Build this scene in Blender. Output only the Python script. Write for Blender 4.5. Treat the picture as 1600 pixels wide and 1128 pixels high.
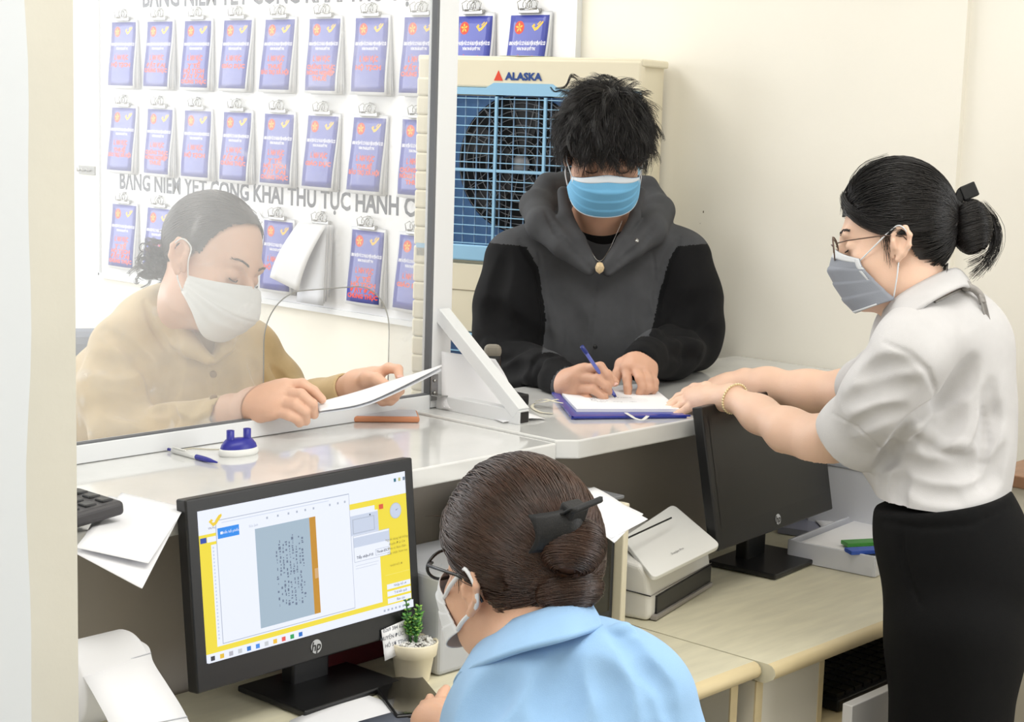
import bpy, math, random
import numpy as np
from mathutils import Vector, Matrix
for o in list(bpy.data.objects): bpy.data.objects.remove(o)
SC = bpy.context.scene; COL = SC.collection
pi = math.pi
# ---------------------------------------------------------------- camera
F = 2663.; CX, CY = 800., 564.; CAMZ = 1.68            # focal length in pixels of the 1600x1128 frame
def nrm(v): v = np.array(v, float); return v/np.linalg.norm(v)
dX = nrm((2500, 324, -F)); dY = nrm((-2900, 489, -F)); dZ = nrm(np.cross(dX, dY))
_m = nrm(dX+dY); _n = nrm(np.cross(dZ, _m)); dX = nrm(_m-_n); dY = nrm(_m+_n)
CM = np.array([dX, dY, dZ]); CAM = np.array([0, 0, CAMZ])
def ray(px, py): return CM @ np.array([(px-CX)/F, -(py-CY)/F, -1.])
def P(px, py, d): return CAM+ray(px, py)*d
def az(px, py, z): r = ray(px, py); return CAM+r*((z-CAMZ)/r[2])
def ax(px, py, x): r = ray(px, py); return CAM+r*(x/r[0])
def ay(px, py, y): r = ray(px, py); return CAM+r*(y/r[1])
cam = bpy.data.objects.new('camera', bpy.data.cameras.new('camera')); COL.objects.link(cam)
cam.data.sensor_width = 36; cam.data.lens = F/1600*36; cam.data.clip_start = .05
cam.matrix_world = Matrix([[CM[0][0], CM[0][1], CM[0][2], 0], [CM[1][0], CM[1][1], CM[1][2], 0], [CM[2][0], CM[2][1], CM[2][2], CAMZ], [0, 0, 0, 1]])
SC.camera = cam
# ---------------------------------------------------------------- light
w = bpy.data.worlds.new('world'); SC.world = w; w.use_nodes = True
w.node_tree.nodes['Background'].inputs[0].default_value = (.93, .96, 1, 1)
w.node_tree.nodes['Background'].inputs[1].default_value = 1.0
def area(name, loc, target, sx, sy, power, col):
    l = bpy.data.lights.new(name, 'AREA'); l.shape = 'RECTANGLE'; l.size = sx; l.size_y = sy; l.energy = power; l.color = col
    o = bpy.data.objects.new(name, l); COL.objects.link(o); o.location = loc
    o.rotation_euler = (Vector(target)-Vector(loc)).to_track_quat('-Z', 'Y').to_euler(); return o
area('window_daylight', (.9, 6.1, 1.75), (1.2, 0, 1.2), 3.6, 2.0, 150, (.96, .98, 1))
area('side_fill_light', (-2.3, 2.0, 1.8), (3, 2.2, 1.2), 3.0, 1.8, 46, (.97, .98, 1))  # unseen fill light added from beside and behind the camera
area('pane_reflection_light', (3.5, -.87, 1.75), (1, .5, 1.3), 1.9, 1.8, 85, (.97, .985, 1))  # added light, placed so its reflection whitens the left of the acrylic pane
area('ceiling_fill_light', (1.4, .9, 2.92), (1.4, .9, 0), 2.6, .9, 62, (1, .98, .94))  # unseen area light added under the ceiling as soft fill
area('ceiling_fill_light', (1.6, 3.6, 2.92), (1.6, 3.6, 0), 2.6, .9, 52, (1, .98, .94))  # second added ceiling fill, over the customer side
vs = SC.view_settings
vs.view_transform = 'Standard'; vs.look = 'None'; vs.exposure = -.77; vs.gamma = 1; vs.use_curve_mapping = False
SC.display_settings.display_device = 'sRGB'
# ---------------------------------------------------------------- materials
MATS = {}
def lin(c):
    return tuple((x/12.92 if x <= .04045 else ((x+.055)/1.055)**2.4) for x in [v/255 for v in c])
def mat(name, col, rough=.5, metal=0, var=.0, scale=30, bump=0, bscale=200, coat=0, emit=0, spec=.5, sss=0, trans=0, sheen=0, stretch=None):
    """principled material; col is sRGB 0-255; var mottles the colour, bump roughens the surface"""
    if name in MATS: return MATS[name]
    m = bpy.data.materials.new(name); m.use_nodes = True; nt = m.node_tree; b = nt.nodes['Principled BSDF']
    L = (*lin(col), 1); b.inputs['Base Color'].default_value = L
    b.inputs['Roughness'].default_value = rough; b.inputs['Metallic'].default_value = metal
    b.inputs['Specular IOR Level'].default_value = spec
    if coat: b.inputs['Coat Weight'].default_value = coat; b.inputs['Coat Roughness'].default_value = .08
    if sheen: b.inputs['Sheen Weight'].default_value = sheen; b.inputs['Sheen Roughness'].default_value = .5
    if emit: b.inputs['Base Color'].default_value = (.02, .02, .02, 1); b.inputs['Emission Color'].default_value = L; b.inputs['Emission Strength'].default_value = emit
    if sss: b.inputs['Subsurface Weight'].default_value = sss; b.inputs['Subsurface Radius'].default_value = (.012, .005, .003); b.inputs['Subsurface Scale'].default_value = .6
    if trans: b.inputs['Transmission Weight'].default_value = trans
    tc = nt.nodes.new('ShaderNodeTexCoord'); vec = tc.outputs['Object']
    if stretch:
        mp = nt.nodes.new('ShaderNodeMapping'); mp.inputs['Scale'].default_value = stretch; nt.links.new(vec, mp.inputs[0]); vec = mp.outputs[0]
    if var:
        n = nt.nodes.new('ShaderNodeTexNoise'); n.inputs['Scale'].default_value = scale; n.inputs['Detail'].default_value = 5
        r = nt.nodes.new('ShaderNodeValToRGB'); r.color_ramp.elements[0].position = .3; r.color_ramp.elements[1].position = .7
        r.color_ramp.elements[0].color = (*[max(0, x*(1-var)) for x in L[:3]], 1); r.color_ramp.elements[1].color = (*[min(1, x*(1+var)) for x in L[:3]], 1)
        nt.links.new(vec, n.inputs[0]); nt.links.new(n.outputs[0], r.inputs[0]); nt.links.new(r.outputs[0], b.inputs['Base Color'])
    if bump:
        n2 = nt.nodes.new('ShaderNodeTexNoise'); n2.inputs['Scale'].default_value = bscale; n2.inputs['Detail'].default_value = 3
        bp = nt.nodes.new('ShaderNodeBump'); bp.inputs['Strength'].default_value = bump; bp.inputs['Distance'].default_value = .002
        nt.links.new(vec, n2.inputs[0]); nt.links.new(n2.outputs[0], bp.inputs['Height']); nt.links.new(bp.outputs[0], b.inputs['Normal'])
    MATS[name] = m; return m
WALL = mat('wall_paint', (244, 240, 229), .8, var=.025, scale=2.2, bump=.1, bscale=90)
GRAN = mat('pale_granite', (226, 226, 224), .1, var=.05, scale=9, coat=.5)
PANEL = mat('grey_panel', (178, 170, 160), .55, var=.05, scale=4)
ALU = mat('white_aluminium', (232, 234, 236), .3)
BLK = mat('black_plastic', (22, 22, 23), .38)
BLKG = mat('black_gloss', (8, 8, 9), .08, coat=.5)
BLKS = mat('screen_black', (17, 17, 18), .3)
PAPER = mat('white_paper', (240, 240, 243), .75)
PAPER2 = mat('paper_edge', (214, 216, 222), .8)
WHITE = mat('white_plastic', (236, 236, 232), .4)
CREAM = mat('cream_plastic', (233, 225, 201), .42, var=.02, scale=6)
STEEL = mat('steel', (170, 170, 168), .25, metal=1)
WOOD = mat('pale_laminate', (222, 216, 190), .38, var=.07, scale=6, stretch=(1.5, 9, 4))
WOODE = mat('laminate_edge', (218, 200, 158), .4, var=.06, scale=5, stretch=(1, 8, 8))
DESKW = mat('desk_cream_board', (224, 219, 205), .5, var=.02, scale=5)
BLUE = mat('royal_blue_plastic', (44, 46, 150), .35)
CARDB = mat('card_blue', (62, 72, 168), .45, coat=.6, var=.05, scale=12)
RED = mat('print_red', (226, 70, 44), .5)
GOLD = mat('print_gold', (236, 190, 70), .5)
INKW = mat('print_white', (240, 240, 250), .5)
INKG = mat('print_grey', (88, 92, 104), .6)
# ---------------------------------------------------------------- helpers
def link(o): COL.objects.link(o); return o
def tag(o, label=None, cat=None, group=None, kind=None):
    if label: o['label'] = label
    if cat: o['category'] = cat
    if group: o['group'] = group
    if kind: o['kind'] = kind
    return o
def thing(name, label, cat, loc=(0, 0, 0), rz=0, group=None):
    o = bpy.data.objects.new(name, None); o.empty_display_size = .05; link(o)
    o.location = loc; o.rotation_euler = (0, 0, rz); o.matrix_world = Matrix.Translation(Vector(loc)) @ Matrix.Rotation(rz, 4, 'Z')
    return tag(o, label, cat, group)
def wmat(o):
    m = Matrix.Translation(o.location) @ o.rotation_euler.to_matrix().to_4x4()
    return wmat(o.parent) @ m if o.parent else m
class MB:
    """mesh builder: verts, faces, a material slot per face"""
    def __init__(s): s.v = []; s.f = []; s.mi = []; s.mats = []; s.n = 0; s.sm = []
    def mid(s, m):
        if m not in s.mats: s.mats.append(m)
        return s.mats.index(m)
    def add(s, v, f, m, smooth=False):
        i = s.mid(m); s.v.append(np.asarray(v, float).reshape(-1, 3)); s.f += [tuple(int(q)+s.n for q in a) for a in f]
        s.mi += [i]*len(f); s.sm += [smooth]*len(f); s.n += len(s.v[-1]); return s
    def box(s, c, d, m, R=None, bev=0):
        c = np.array(c, float); h = np.array(d, float)/2
        if bev:
            bm = bmesh_box(h, bev); v = np.array([q.co for q in bm.verts]); f = [[q.index for q in a.verts] for a in bm.faces]; bm.free()
            if R is not None: v = v @ np.array(R).T
            return s.add(v+c, f, m)
        v = np.array([(x, y, z) for x in (-1, 1) for y in (-1, 1) for z in (-1, 1)])*h
        if R is not None: v = v @ np.array(R).T
        return s.add(v+c, [(0, 1, 3, 2), (4, 6, 7, 5), (0, 4, 5, 1), (2, 3, 7, 6), (0, 2, 6, 4), (1, 5, 7, 3)], m)
    def tube(s, pts, r, m, seg=10, closed=False, smooth=True):
        pts = np.array(pts, float); k = len(pts); r = np.broadcast_to(np.array(r, float), (k,))
        t = np.roll(pts, -1, 0)-np.roll(pts, 1, 0) if closed else np.gradient(pts, axis=0)
        t /= np.maximum(np.linalg.norm(t, axis=1, keepdims=True), 1e-9)
        a = np.array([0, 0, 1.]) if abs(t[0][2]) < .9 else np.array([1., 0, 0])
        v = []; u = nrm(np.cross(t[0], a))
        for i in range(k):
            u = nrm(u-t[i]*np.dot(u, t[i])); w_ = np.cross(t[i], u)
            for j in range(seg): q = 2*pi*j/seg; v.append(pts[i]+(u*math.cos(q)+w_*math.sin(q))*r[i])
        f = [(i*seg+j, i*seg+(j+1) % seg, ((i+1) % k)*seg+(j+1) % seg, ((i+1) % k)*seg+j) for i in range(k if closed else k-1) for j in range(seg)]
        if not closed: f += [tuple(range(seg))[::-1], tuple((k-1)*seg+j for j in range(seg))]
        return s.add(v, f, m, smooth)
    def lathe(s, prof, m, c=(0, 0, 0), seg=32, R=None, smooth=True):
        v = np.array([(r*math.cos(2*pi*j/seg), r*math.sin(2*pi*j/seg), z) for r, z in prof for j in range(seg)])
        if R is not None: v = v @ np.array(R).T
        k = len(prof)
        f = [(i*seg+j, i*seg+(j+1) % seg, (i+1)*seg+(j+1) % seg, (i+1)*seg+j) for i in range(k-1) for j in range(seg)]
        return s.add(v+np.array(c), f, m, smooth)
    def prism(s, poly, d, m, fr):
        """poly in the plane of frame fr=(origin,u,v,n), extruded by d along n"""
        o, u, v, n = [np.array(q, float) for q in fr]; k = len(poly)
        a = [o+u*x+v*y for x, y in poly]; b = [q+n*d for q in a]
        return s.add(a+b, [tuple(range(k))[::-1], tuple(range(k, 2*k))]+[(i, (i+1) % k, k+(i+1) % k, k+i) for i in range(k)], m)
    def sheet(s, fn, nu, nv, m, th=.0006, smooth=True):
        """thin solid sheet: fn(u,v)->xyz for u,v in 0..1"""
        A = np.array([[fn(i/nu, j/nv) for j in range(nv+1)] for i in range(nu+1)], float)
        du = np.gradient(A, axis=0); dv = np.gradient(A, axis=1); n = np.cross(du, dv); n /= np.maximum(np.linalg.norm(n, axis=2, keepdims=True), 1e-12)
        B = A-n*th; w_ = nv+1; N = (nu+1)*w_; f = []
        for i in range(nu):
            for j in range(nv): q = (i*w_+j, (i+1)*w_+j, (i+1)*w_+j+1, i*w_+j+1); f += [q, tuple(N+x for x in q[::-1])]
        ed = [i*w_ for i in range(nu+1)]+[nu*w_+j for j in range(1, nv+1)]+[i*w_+nv for i in range(nu-1, -1, -1)]+[j for j in range(nv-1, 0, -1)]
        for a, b in zip(ed, ed[1:]+ed[:1]): f.append((b, a, N+a, N+b))
        return s.add(np.vstack([A.reshape(-1, 3), B.reshape(-1, 3)]), f, m, smooth)
    def build(s, name, parent=None, world=False):
        v = np.vstack(s.v)
        if world and parent is not None:
            iv = np.array(wmat(parent).inverted()); v = v @ iv[:3, :3].T+iv[:3, 3]
        me = bpy.data.meshes.new(name); me.from_pydata(v.tolist(), [], s.f)
        for m in s.mats: me.materials.append(m)
        me.polygons.foreach_set('material_index', s.mi); me.polygons.foreach_set('use_smooth', s.sm); me.update()
        o = bpy.data.objects.new(name, me); link(o)
        if parent is not None: o.parent = parent
        return o
import bmesh
def bmesh_box(h, bev):
    bm = bmesh.new(); bmesh.ops.create_cube(bm, size=1)
    for v in bm.verts: v.co = Vector((v.co.x*2*h[0], v.co.y*2*h[1], v.co.z*2*h[2]))
    bmesh.ops.bevel(bm, geom=list(bm.edges), offset=bev, segments=3, profile=.5, affect='EDGES'); bm.verts.index_update(); return bm
_TX = {}
def text_geo(body, size, bold=.0, width=None):
    """flat glyph geometry centred on 0,0 in its own plane"""
    k = (body, round(size, 5), bold, width)
    if k in _TX: return _TX[k]
    c = bpy.data.curves.new('t', 'FONT'); c.body = body; c.size = size; c.align_x = 'CENTER'; c.align_y = 'CENTER'; c.offset = bold*size; c.resolution_u = 2
    o = bpy.data.objects.new('t', c); link(o); bpy.context.view_layer.update()
    me = bpy.data.meshes.new_from_object(o.evaluated_get(bpy.context.evaluated_depsgraph_get()))
    v = np.array([q.co for q in me.vertices]).reshape(-1, 3); f = [tuple(p.vertices) for p in me.polygons]
    bpy.data.objects.remove(o); bpy.data.meshes.remove(me)
    if width and len(v): v[:, 0] *= width/(v[:, 0].max()-v[:, 0].min())
    _TX[k] = (v, f); return _TX[k]
def put_text(mb, body, size, m, fr, lift=.0005, bold=0, width=None):
    v, f = text_geo(body, size, bold, width)
    if len(v) == 0: return
    o, u, w_, n = [np.array(q, float) for q in fr]
    mb.add(o+v[:, :1]*u+v[:, 1:2]*w_+n*lift, f, m)
def struct(mb, name): o = mb.build(name); o['kind'] = 'structure'; return o
X, Y, Z = np.eye(3)
def Rz(a): return np.array([[math.cos(a), -math.sin(a), 0], [math.sin(a), math.cos(a), 0], [0, 0, 1]])
def Rx(a): return np.array([[1, 0, 0], [0, math.cos(a), -math.sin(a)], [0, math.sin(a), math.cos(a)]])
def Ry(a): return np.array([[math.cos(a), 0, math.sin(a)], [0, 1, 0], [-math.sin(a), 0, math.cos(a)]])
# ================================================================ the room
XW = 3.327; CT = 1.10; DT = .78                      # wall plane, ledge top, desk top
m = MB(); m.box((.45, 2, -.05), (5.9, 8.6, .1), mat('floor_tile', (176, 170, 158), .3, var=.06, scale=3)); struct(m, 'floor')
m = MB(); m.box((.45, 2, 3.05), (5.9, 8.6, .1), mat('ceiling_paint', (240, 240, 236), .9)); struct(m, 'ceiling')
m = MB(); m.box((XW+.1, 4.0, 1.5), (.2, 4.4, 3), WALL); struct(m, 'wall_right')
m = MB()
for c, d in (((XW+.115, .95, 1.5), (.2, 1.7, 3)), ((XW+.115, -2.05, 1.5), (.2, .42, 3)), ((XW+.115, -.87, .4), (.2, 1.94, .8)), ((XW+.115, -.87, 2.85), (.2, 1.94, .3))): m.box(c, d, WALL)
struct(m, 'wall_right_recess')  # opening left here for the added window
m = MB()
for y in (-1.82, -.87, .08): m.box((XW+.115, y, 1.75), (.05, .05, 1.9), ALU)
for z in (.82, 2.68): m.box((XW+.115, -.87, z), (.05, 1.92, .05), ALU)
struct(m, 'added_window')  # unseen window frame, added to go with the pane reflection light
m = MB()                                             # customer side wall with a window opening
for c, d in (((-1.7, 6.25, 1.5), (1.6, .2, 3)), ((3.12, 6.25, 1.5), (.76, .2, 3)), ((.92, 6.25, .37), (3.66, .2, .74)), ((.92, 6.25, 2.88), (3.66, .2, .24))): m.box(c, d, WALL)
struct(m, 'wall_back')
m = MB()
for x in (-.88, .02, .92, 1.82, 2.72): m.box((x, 6.25, 1.75), (.05, .06, 2.05), ALU)
for z in (.76, 2.74): m.box((.92, 6.25, z), (3.66, .06, .05), ALU)
struct(m, 'window_1')
m = MB(); m.box((.45, -2.35, 1.5), (5.9, .2, 3), WALL); struct(m, 'wall_front')
m = MB()                                             # unseen left wall with an opening behind the side fill light
for c, d in (((-2.5, -.9, 1.5), (.2, 2.8, 3)), ((-2.5, 4.9, 1.5), (.2, 2.8, 3)), ((-2.5, 2, .42), (.2, 3, .84)), ((-2.5, 2, 2.88), (.2, 3, .24))): m.box(c, d, WALL)
struct(m, 'wall_left')
# the narrow wall end beside the counter, and the pale board fixed next to it
a = ay(118, 500, 1.5)[0]; b = ay(27, 500, 1.5)[0]
m = MB(); m.box(((a+b-.25)/2, 1.575, 1.5), (a-b+.25, .15, 3), mat('pillar_paint', (216, 212, 199), .8, var=.03, scale=5, bump=.15, bscale=60)); struct(m, 'wall_divider')
m = MB(); zs = np.linspace(.3, 2.9, 60); random.seed(3)
e = [(b-.006+.0035*math.sin(z*9)+.002*math.sin(z*23), z) for z in zs]
m.prism([(b-.3, .3)]+e+[(b-.3, 2.9)], -.03, mat('pale_board', (222, 226, 230), .6), ((0, 1.5, 0), X, Z, Y))
struct(m, 'trim_1')
m = MB(); m.tube([(x+.001, 1.498, z) for x, z in e], .004, mat('old_sealant', (168, 166, 150), .8, var=.2, scale=40), 8); struct(m, 'trim_2')
# ================================================================ counter
t = thing('service_counter', 'long counter body with a grey panel below the pale ledge', 'counter', (0, 0, 0))
m = MB(); m.box((2.15, 2.19, .53), (2.354, .24, 1.06), PANEL); m.build('counter_panel', t)
m = MB(); m.box((2.2, 2.06, .9), (.028, .02, .3), mat('beige_strip', (196, 184, 168), .6)); m.build('joint_strip', t)
def slab(poly, z0, z1, nm, label):
    o = MB(); o.prism(poly, z1-z0, GRAN, ((0, 0, z0), X, Y, Z)); o = o.build(nm); tag(o, label, 'countertop')
    bv = o.modifiers.new('b', 'BEVEL'); bv.width = .003; bv.segments = 2; return o
slab([(a+.003, 1.918), (2.196, 1.918), (2.196, 2.345), (a+.003, 2.345)], 1.068, CT, 'countertop', 'pale granite ledge slab in front of the lit monitor, under the clear screen')
slab([(2.2, 1.925), (2.232, 1.897), (XW-.002, 1.897), (XW-.002, 2.345), (2.2, 2.345)], 1.070, CT+.004, 'countertop', 'pale granite ledge slab under the blue clipboard, reaching the wall')
# ================================================================ clear screen in a white frame
PY = 2.29; xp = ay(686, 0, PY)[0]-.012; xr = .97
GL = bpy.data.materials.new('hazy_acrylic'); GL.use_nodes = True; nt = GL.node_tree; nt.nodes.clear()
N = lambda k: nt.nodes.new(k)
out = N('ShaderNodeOutputMaterial'); tr = N('ShaderNodeBsdfTransparent'); tr.inputs[0].default_value = (.985, .99, .99, 1)
gs = N('ShaderNodeBsdfGlossy'); gs.inputs['Roughness'].default_value = .22; df = N('ShaderNodeBsdfDiffuse'); df.inputs[0].default_value = (.95, .95, .95, 1)
tl = N('ShaderNodeBsdfTranslucent'); tl.inputs[0].default_value = (.97, .97, .97, 1); ad = N('ShaderNodeMixShader'); ad.inputs[0].default_value = .5
mx = N('ShaderNodeMixShader'); m2 = N('ShaderNodeMixShader'); fr = N('ShaderNodeFresnel'); fr.inputs[0].default_value = 1.35
tc = N('ShaderNodeTexCoord'); n1 = N('ShaderNodeTexNoise'); n1.inputs['Scale'].default_value = 3.2; n1.inputs['Detail'].default_value = 6; n1.inputs['Distortion'].default_value = 1.2
mr = N('ShaderNodeMapRange'); mr.inputs[1].default_value = .38; mr.inputs[2].default_value = .75; mr.inputs[3].default_value = .095; mr.inputs[4].default_value = .2
wv = N('ShaderNodeTexNoise'); wv.inputs['Scale'].default_value = 9; wv.inputs['Detail'].default_value = 8; wv.inputs['Distortion'].default_value = 3
m3 = N('ShaderNodeMapRange'); m3.inputs[1].default_value = .62; m3.inputs[2].default_value = .74; m3.inputs[3].default_value = 0; m3.inputs[4].default_value = .12
sm = N('ShaderNodeMath'); sm.operation = 'ADD'
lk = nt.links.new
lk(tc.outputs['Object'], n1.inputs[0]); lk(tc.outputs['Object'], wv.inputs[0]); lk(n1.outputs[0], mr.inputs[0]); lk(wv.outputs[0], m3.inputs[0])
lk(mr.outputs[0], sm.inputs[0]); lk(m3.outputs[0], sm.inputs[1]); lk(df.outputs[0], ad.inputs[1]); lk(tl.outputs[0], ad.inputs[2])
lk(sm.outputs[0], mx.inputs[0]); lk(tr.outputs[0], mx.inputs[1]); lk(ad.outputs[0], mx.inputs[2])
lk(fr.outputs[0], m2.inputs[0]); lk(mx.outputs[0], m2.inputs[1]); lk(gs.outputs[0], m2.inputs[2]); lk(m2.outputs[0], out.inputs[0])
t = thing('clear_screen', 'clear acrylic counter screen in a white aluminium frame with a triangular foot', 'screen', (xp, PY, CT))
W_ = lambda mb, nm, par: mb.build(nm, par, True)
oa = ay(412, 560, PY)[0]; ob = ay(607, 560, PY)[0]; ztop = ay(500, 452, PY)[2]; rr = .085; zr = CT+.031; zt = 2.35
def arch(x):
    if x < oa or x > ob: return zr
    d = min(x-oa, ob-x)
    return ztop if d >= rr else ztop-rr+math.sqrt(max(0, rr*rr-(rr-d)**2))
xs = sorted(set([xr, oa-1e-5, ob+1e-5, xp]+[oa+rr*(1-math.cos(q*pi/2/12)) for q in range(13)]+[ob-rr*(1-math.cos(q*pi/2/12)) for q in range(13)]))
v = [(x, PY, arch(x)) for x in xs]+[(x, PY, zt) for x in xs]; k = len(xs)
m = MB(); m.add(v, [(i, i+1, k+i+1, k+i) for i in range(k-1)], GL); pane = W_(m, 'acrylic_pane', t)
so = pane.modifiers.new('s', 'SOLIDIFY'); so.thickness = .003; so.offset = 0
m = MB(); m.tube([(x, PY, arch(x)) for x in xs if oa-.001 < x < ob+.001], .0011, mat('acrylic_edge', (176, 176, 172), .3), 6)
m.tube([(oa, PY, zr), (oa, PY, ztop-rr)], .0011, MATS['acrylic_edge'], 6); m.tube([(ob, PY, zr), (ob, PY, ztop-rr)], .0011, MATS['acrylic_edge'], 6); W_(m, 'cutout_edge', t)
m = MB(); m.box(((xr+xp)/2, PY, CT+.016), (xp-xr, .028, .030), ALU, bev=.0015); W_(m, 'bottom_rail', t)
m = MB(); m.box((xp+.027, PY, (zt+CT)/2+.003), (.05, .028, zt-CT-.006), ALU, bev=.0015); W_(m, 'post', t)
m = MB(); m.box((xp-.001, PY-.006, (zt+zr)/2), (.006, .014, zt-zr-.004), mat('grey_gasket', (104, 106, 110), .5)); m.box(((xr+xp)/2, PY-.006, zr+.001), (xp-xr, .012, .003), MATS['grey_gasket']); W_(m, 'gasket', t)
y0 = PY-.015; y1 = az(785, 672, CT)[1]; xb = xp+.027
m = MB(); m.box((xb, (y0+y1)/2, CT+.017), (.026, y0-y1, .026), ALU, bev=.001); m.box((xb, y1-.0008, CT+.017), (.02, .002, .02), BLK); W_(m, 'foot_bar', t)
zb = ay(683, 495, PY-.015)[2]
m = MB(); q = nrm((0, y1-y0+.02, CT+.03-zb)); mid = (np.array((xb, y0, zb))+np.array((xb, y1+.02, CT+.03)))/2
L = np.linalg.norm(np.array((0, y0-y1-.02, zb-CT-.03))); R = np.column_stack([X, np.cross(q, X), q]); m.box(mid-np.array((0, .004, 0)), (.028, .024, L+.02), ALU, R=R, bev=.001); W_(m, 'diagonal_brace', t)
for c in ((xb, y0-.006, zb+.006), (xb+.004, y1+.012, CT+.035)): m = MB(); m.lathe([(0, .004), (.003, .0035), (.0042, .001), (.0042, -.002)], STEEL, c, 12, R=Rx(pi/2)); W_(m, 'screw', t)
m = MB(); m.box((xb-.02, PY-.0165, CT+.045), (.018, .002, .05), STEEL); m.box((xb-.02, PY-.03, CT+.0315), (.018, .03, .002), STEEL)
for z in (.035, .058): m.lathe([(0, .003), (.003, .002), (.0035, 0)], STEEL, (xb-.02, PY-.018, CT+z), 10, R=Rx(pi/2))
W_(m, 'corner_bracket', t)
# ================================================================ notice board with clipped booklets
by0 = ax(905, 40, XW)[1]; by1 = ax(160, 300, XW)[1]; bz0 = ax(640, 504, XW)[2]; 
t = thing('notice_board', 'large white procedure notice board on the wall behind the clear screen', 'notice board', (XW, (by0+by1)/2, bz0))
bx = XW-.012; BW = mat('board_white', (238, 238, 240), .45)
m = MB(); m.box((XW-.006, (by0+by1)/2, (bz0+2.45)/2), (.012, by1-by0, 2.45-bz0), BW); W_(m, 'board', t)
m = MB()
for y in (by0, by1): m.box((XW-.01, y, (bz0+2.45)/2), (.02, .016, 2.45-bz0), ALU)
for z in (bz0, 2.45): m.box((XW-.01, (by0+by1)/2, z), (.02, by1-by0, .016), ALU)
W_(m, 'board_frame', t)
bfr = lambda y, z: ((bx, y, z), -Y, Z, -X)
m = MB(); yl = ax(192, 285, XW)[1]; yr = ax(716, 330, XW)[1]
put_text(m, 'BẢNG NIÊM YẾT CÔNG KHAI THỦ TỤC HÀNH CHÍNH', .075, INKG, bfr((yl+yr)/2, 1.385), bold=.03, width=yl-yr); W_(m, 'board_title', t)
yl = ax(214, 5, XW)[1]; yr = ax(860, -25, XW)[1]
m = MB(); put_text(m, 'BẢNG NIÊM YẾT CÔNG KHAI THỦ TỤC HÀNH CHÍNH', .085, INKG, bfr((yl+yr)/2-.05, ax(400, 9, XW)[2]+.031), bold=.03, width=yl-yr); W_(m, 'board_title', t)
def bird(mb, m_, fr, s, curve=None):
    """gold swallow of three slanted strokes over a hook"""
    o, u, w_, n = [np.array(q, float) for q in fr]
    polys = [[(-1, .1), (-.75, .3), (-.45, -.1), (-.2, -.15), (.9, .95), (.95, .62), (.1, -.45), (-.4, -.7)], [(-.05, .1), (.5, .8), (.95, .95), (.2, .02)], [(-.95, .12), (-.6, .45), (-.35, .2), (-.5, .05)]]
    for p in polys: mb.prism([(x*s, y*s*.8) for x, y in p], .0004, m_, (o, u, w_, n))
TOP = ['HỘ TỊCH', 'ĐẤT ĐAI', 'CHỨNG THỰC', 'NÔNG NGHIỆP', 'THUẾ', 'BẢO TRỢ XÃ HỘI', 'GIÁO DỤC', 'THƯƠNG MẠI', 'Y TẾ']
def booklet(kind, nl):
    """clipped A5 booklet hanging on x=0, clip point at the origin, facing -x"""
    r = thing('notice_booklet', '', 'booklet')
    rnd = random.Random(kind*7+1); tw = rnd.uniform(-.012, .012); sag = rnd.uniform(.012, .022); H = .222; Wd = .148
    def fn(u, v, off=0):
        z = -.004-v*H; y = Wd/2-u*Wd+tw*v*1.2
        x = -.006-off-sag*math.sin(v*pi*.5)**2-.006*math.sin(u*pi)*v-.004*(u-.5)*v*(1 if kind % 2 else -1)
        return (x, y, z)
    a = MB(); a.sheet(lambda u, v: fn(u, v), 6, 10, mat('sleeve_white', (236, 238, 244), .3, coat=.7), .0008)
    mg = .045; a.sheet(lambda u, v: fn(mg+u*(1-2*mg), .03+v*.93, .0014), 6, 10, CARDB, .0006)
    def flat(mb_, geo, cy, cz, m_, off=.0022):
        v, f = geo
        if len(v): a.add([fn((Wd/2-(cy-p[0]))/Wd if False else .5+(p[0]+cy)/Wd, -(p[1]+cz)/H, off) for p in v], f, m_)
    n = 20; a2 = [(.0, .0, 0)]+[(.017*math.cos(q*2*pi/n), .017*math.sin(q*2*pi/n), 0) for q in range(n)]
    flat(a, (np.array(a2), [(0, i+1, (i+1) % n+1) for i in range(n)]), -.033, -.038, RED)
    for q in range(5):
        an = q*2*pi/5+.4; pv = [(0, 0, 0)]+[(.0135*math.cos(an+d)*k_, .0135*math.sin(an+d)*k_, 0) for d, k_ in ((-.38, .62), (0, 1), (.38, .62))]
        flat(a, (np.array(pv), [(0, 1, 2), (0, 2, 3)]), -.033, -.038, GOLD, .0027)
    bp = [(-1, .1), (-.75, .3), (-.45, -.1), (-.2, -.15), (.9, .95), (.95, .62), (.1, -.45), (-.4, -.7)]
    for pl in (bp, [(-.1, .35), (.35, .85), (.6, .85), (.05, .2)], [(-.95, .15), (-.62, .5), (-.4, .25), (-.5, .08)]):
        flat(a, (np.array([(x*.02, y*.016, 0) for x, y in pl]), [tuple(range(len(pl)))]), .03, -.036, GOLD)
    flat(a, text_geo('UBND HUYỆN ĐỨC CƠ VÀ BƯU ĐIỆN HUYỆN ĐỨC CƠ', .012, .05, .128), 0, -.079, INKW)
    flat(a, text_geo('THÔNG TIN GIẢI QUYẾT TTHC', .0095, .05, .066), 0, -.093, INKW)
    flat(a, text_geo('LĨNH VỰC', .021, .05, .075), 0, -.122, RED)
    for i in range(nl):
        s_ = TOP[(kind*2+i) % len(TOP)]; flat(a, text_geo(s_, .017, .05, min(.125, .012*len(s_)+.02)), 0, -.146-.0165*i, RED)
    a.build('cover', r)
    b_ = MB()
    for i in range(3): b_.sheet(lambda u, v, i=i: (fn(u, v)[0]*(.72-.2*i)-.0007, fn(u, v)[1]-.004*i*v-.003*v, fn(u, v)[2]-.003*(i-1)), 3, 6, PAPER if i % 2 else PAPER2, .0008)
    b_.build('pages', r)
    return r
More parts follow.
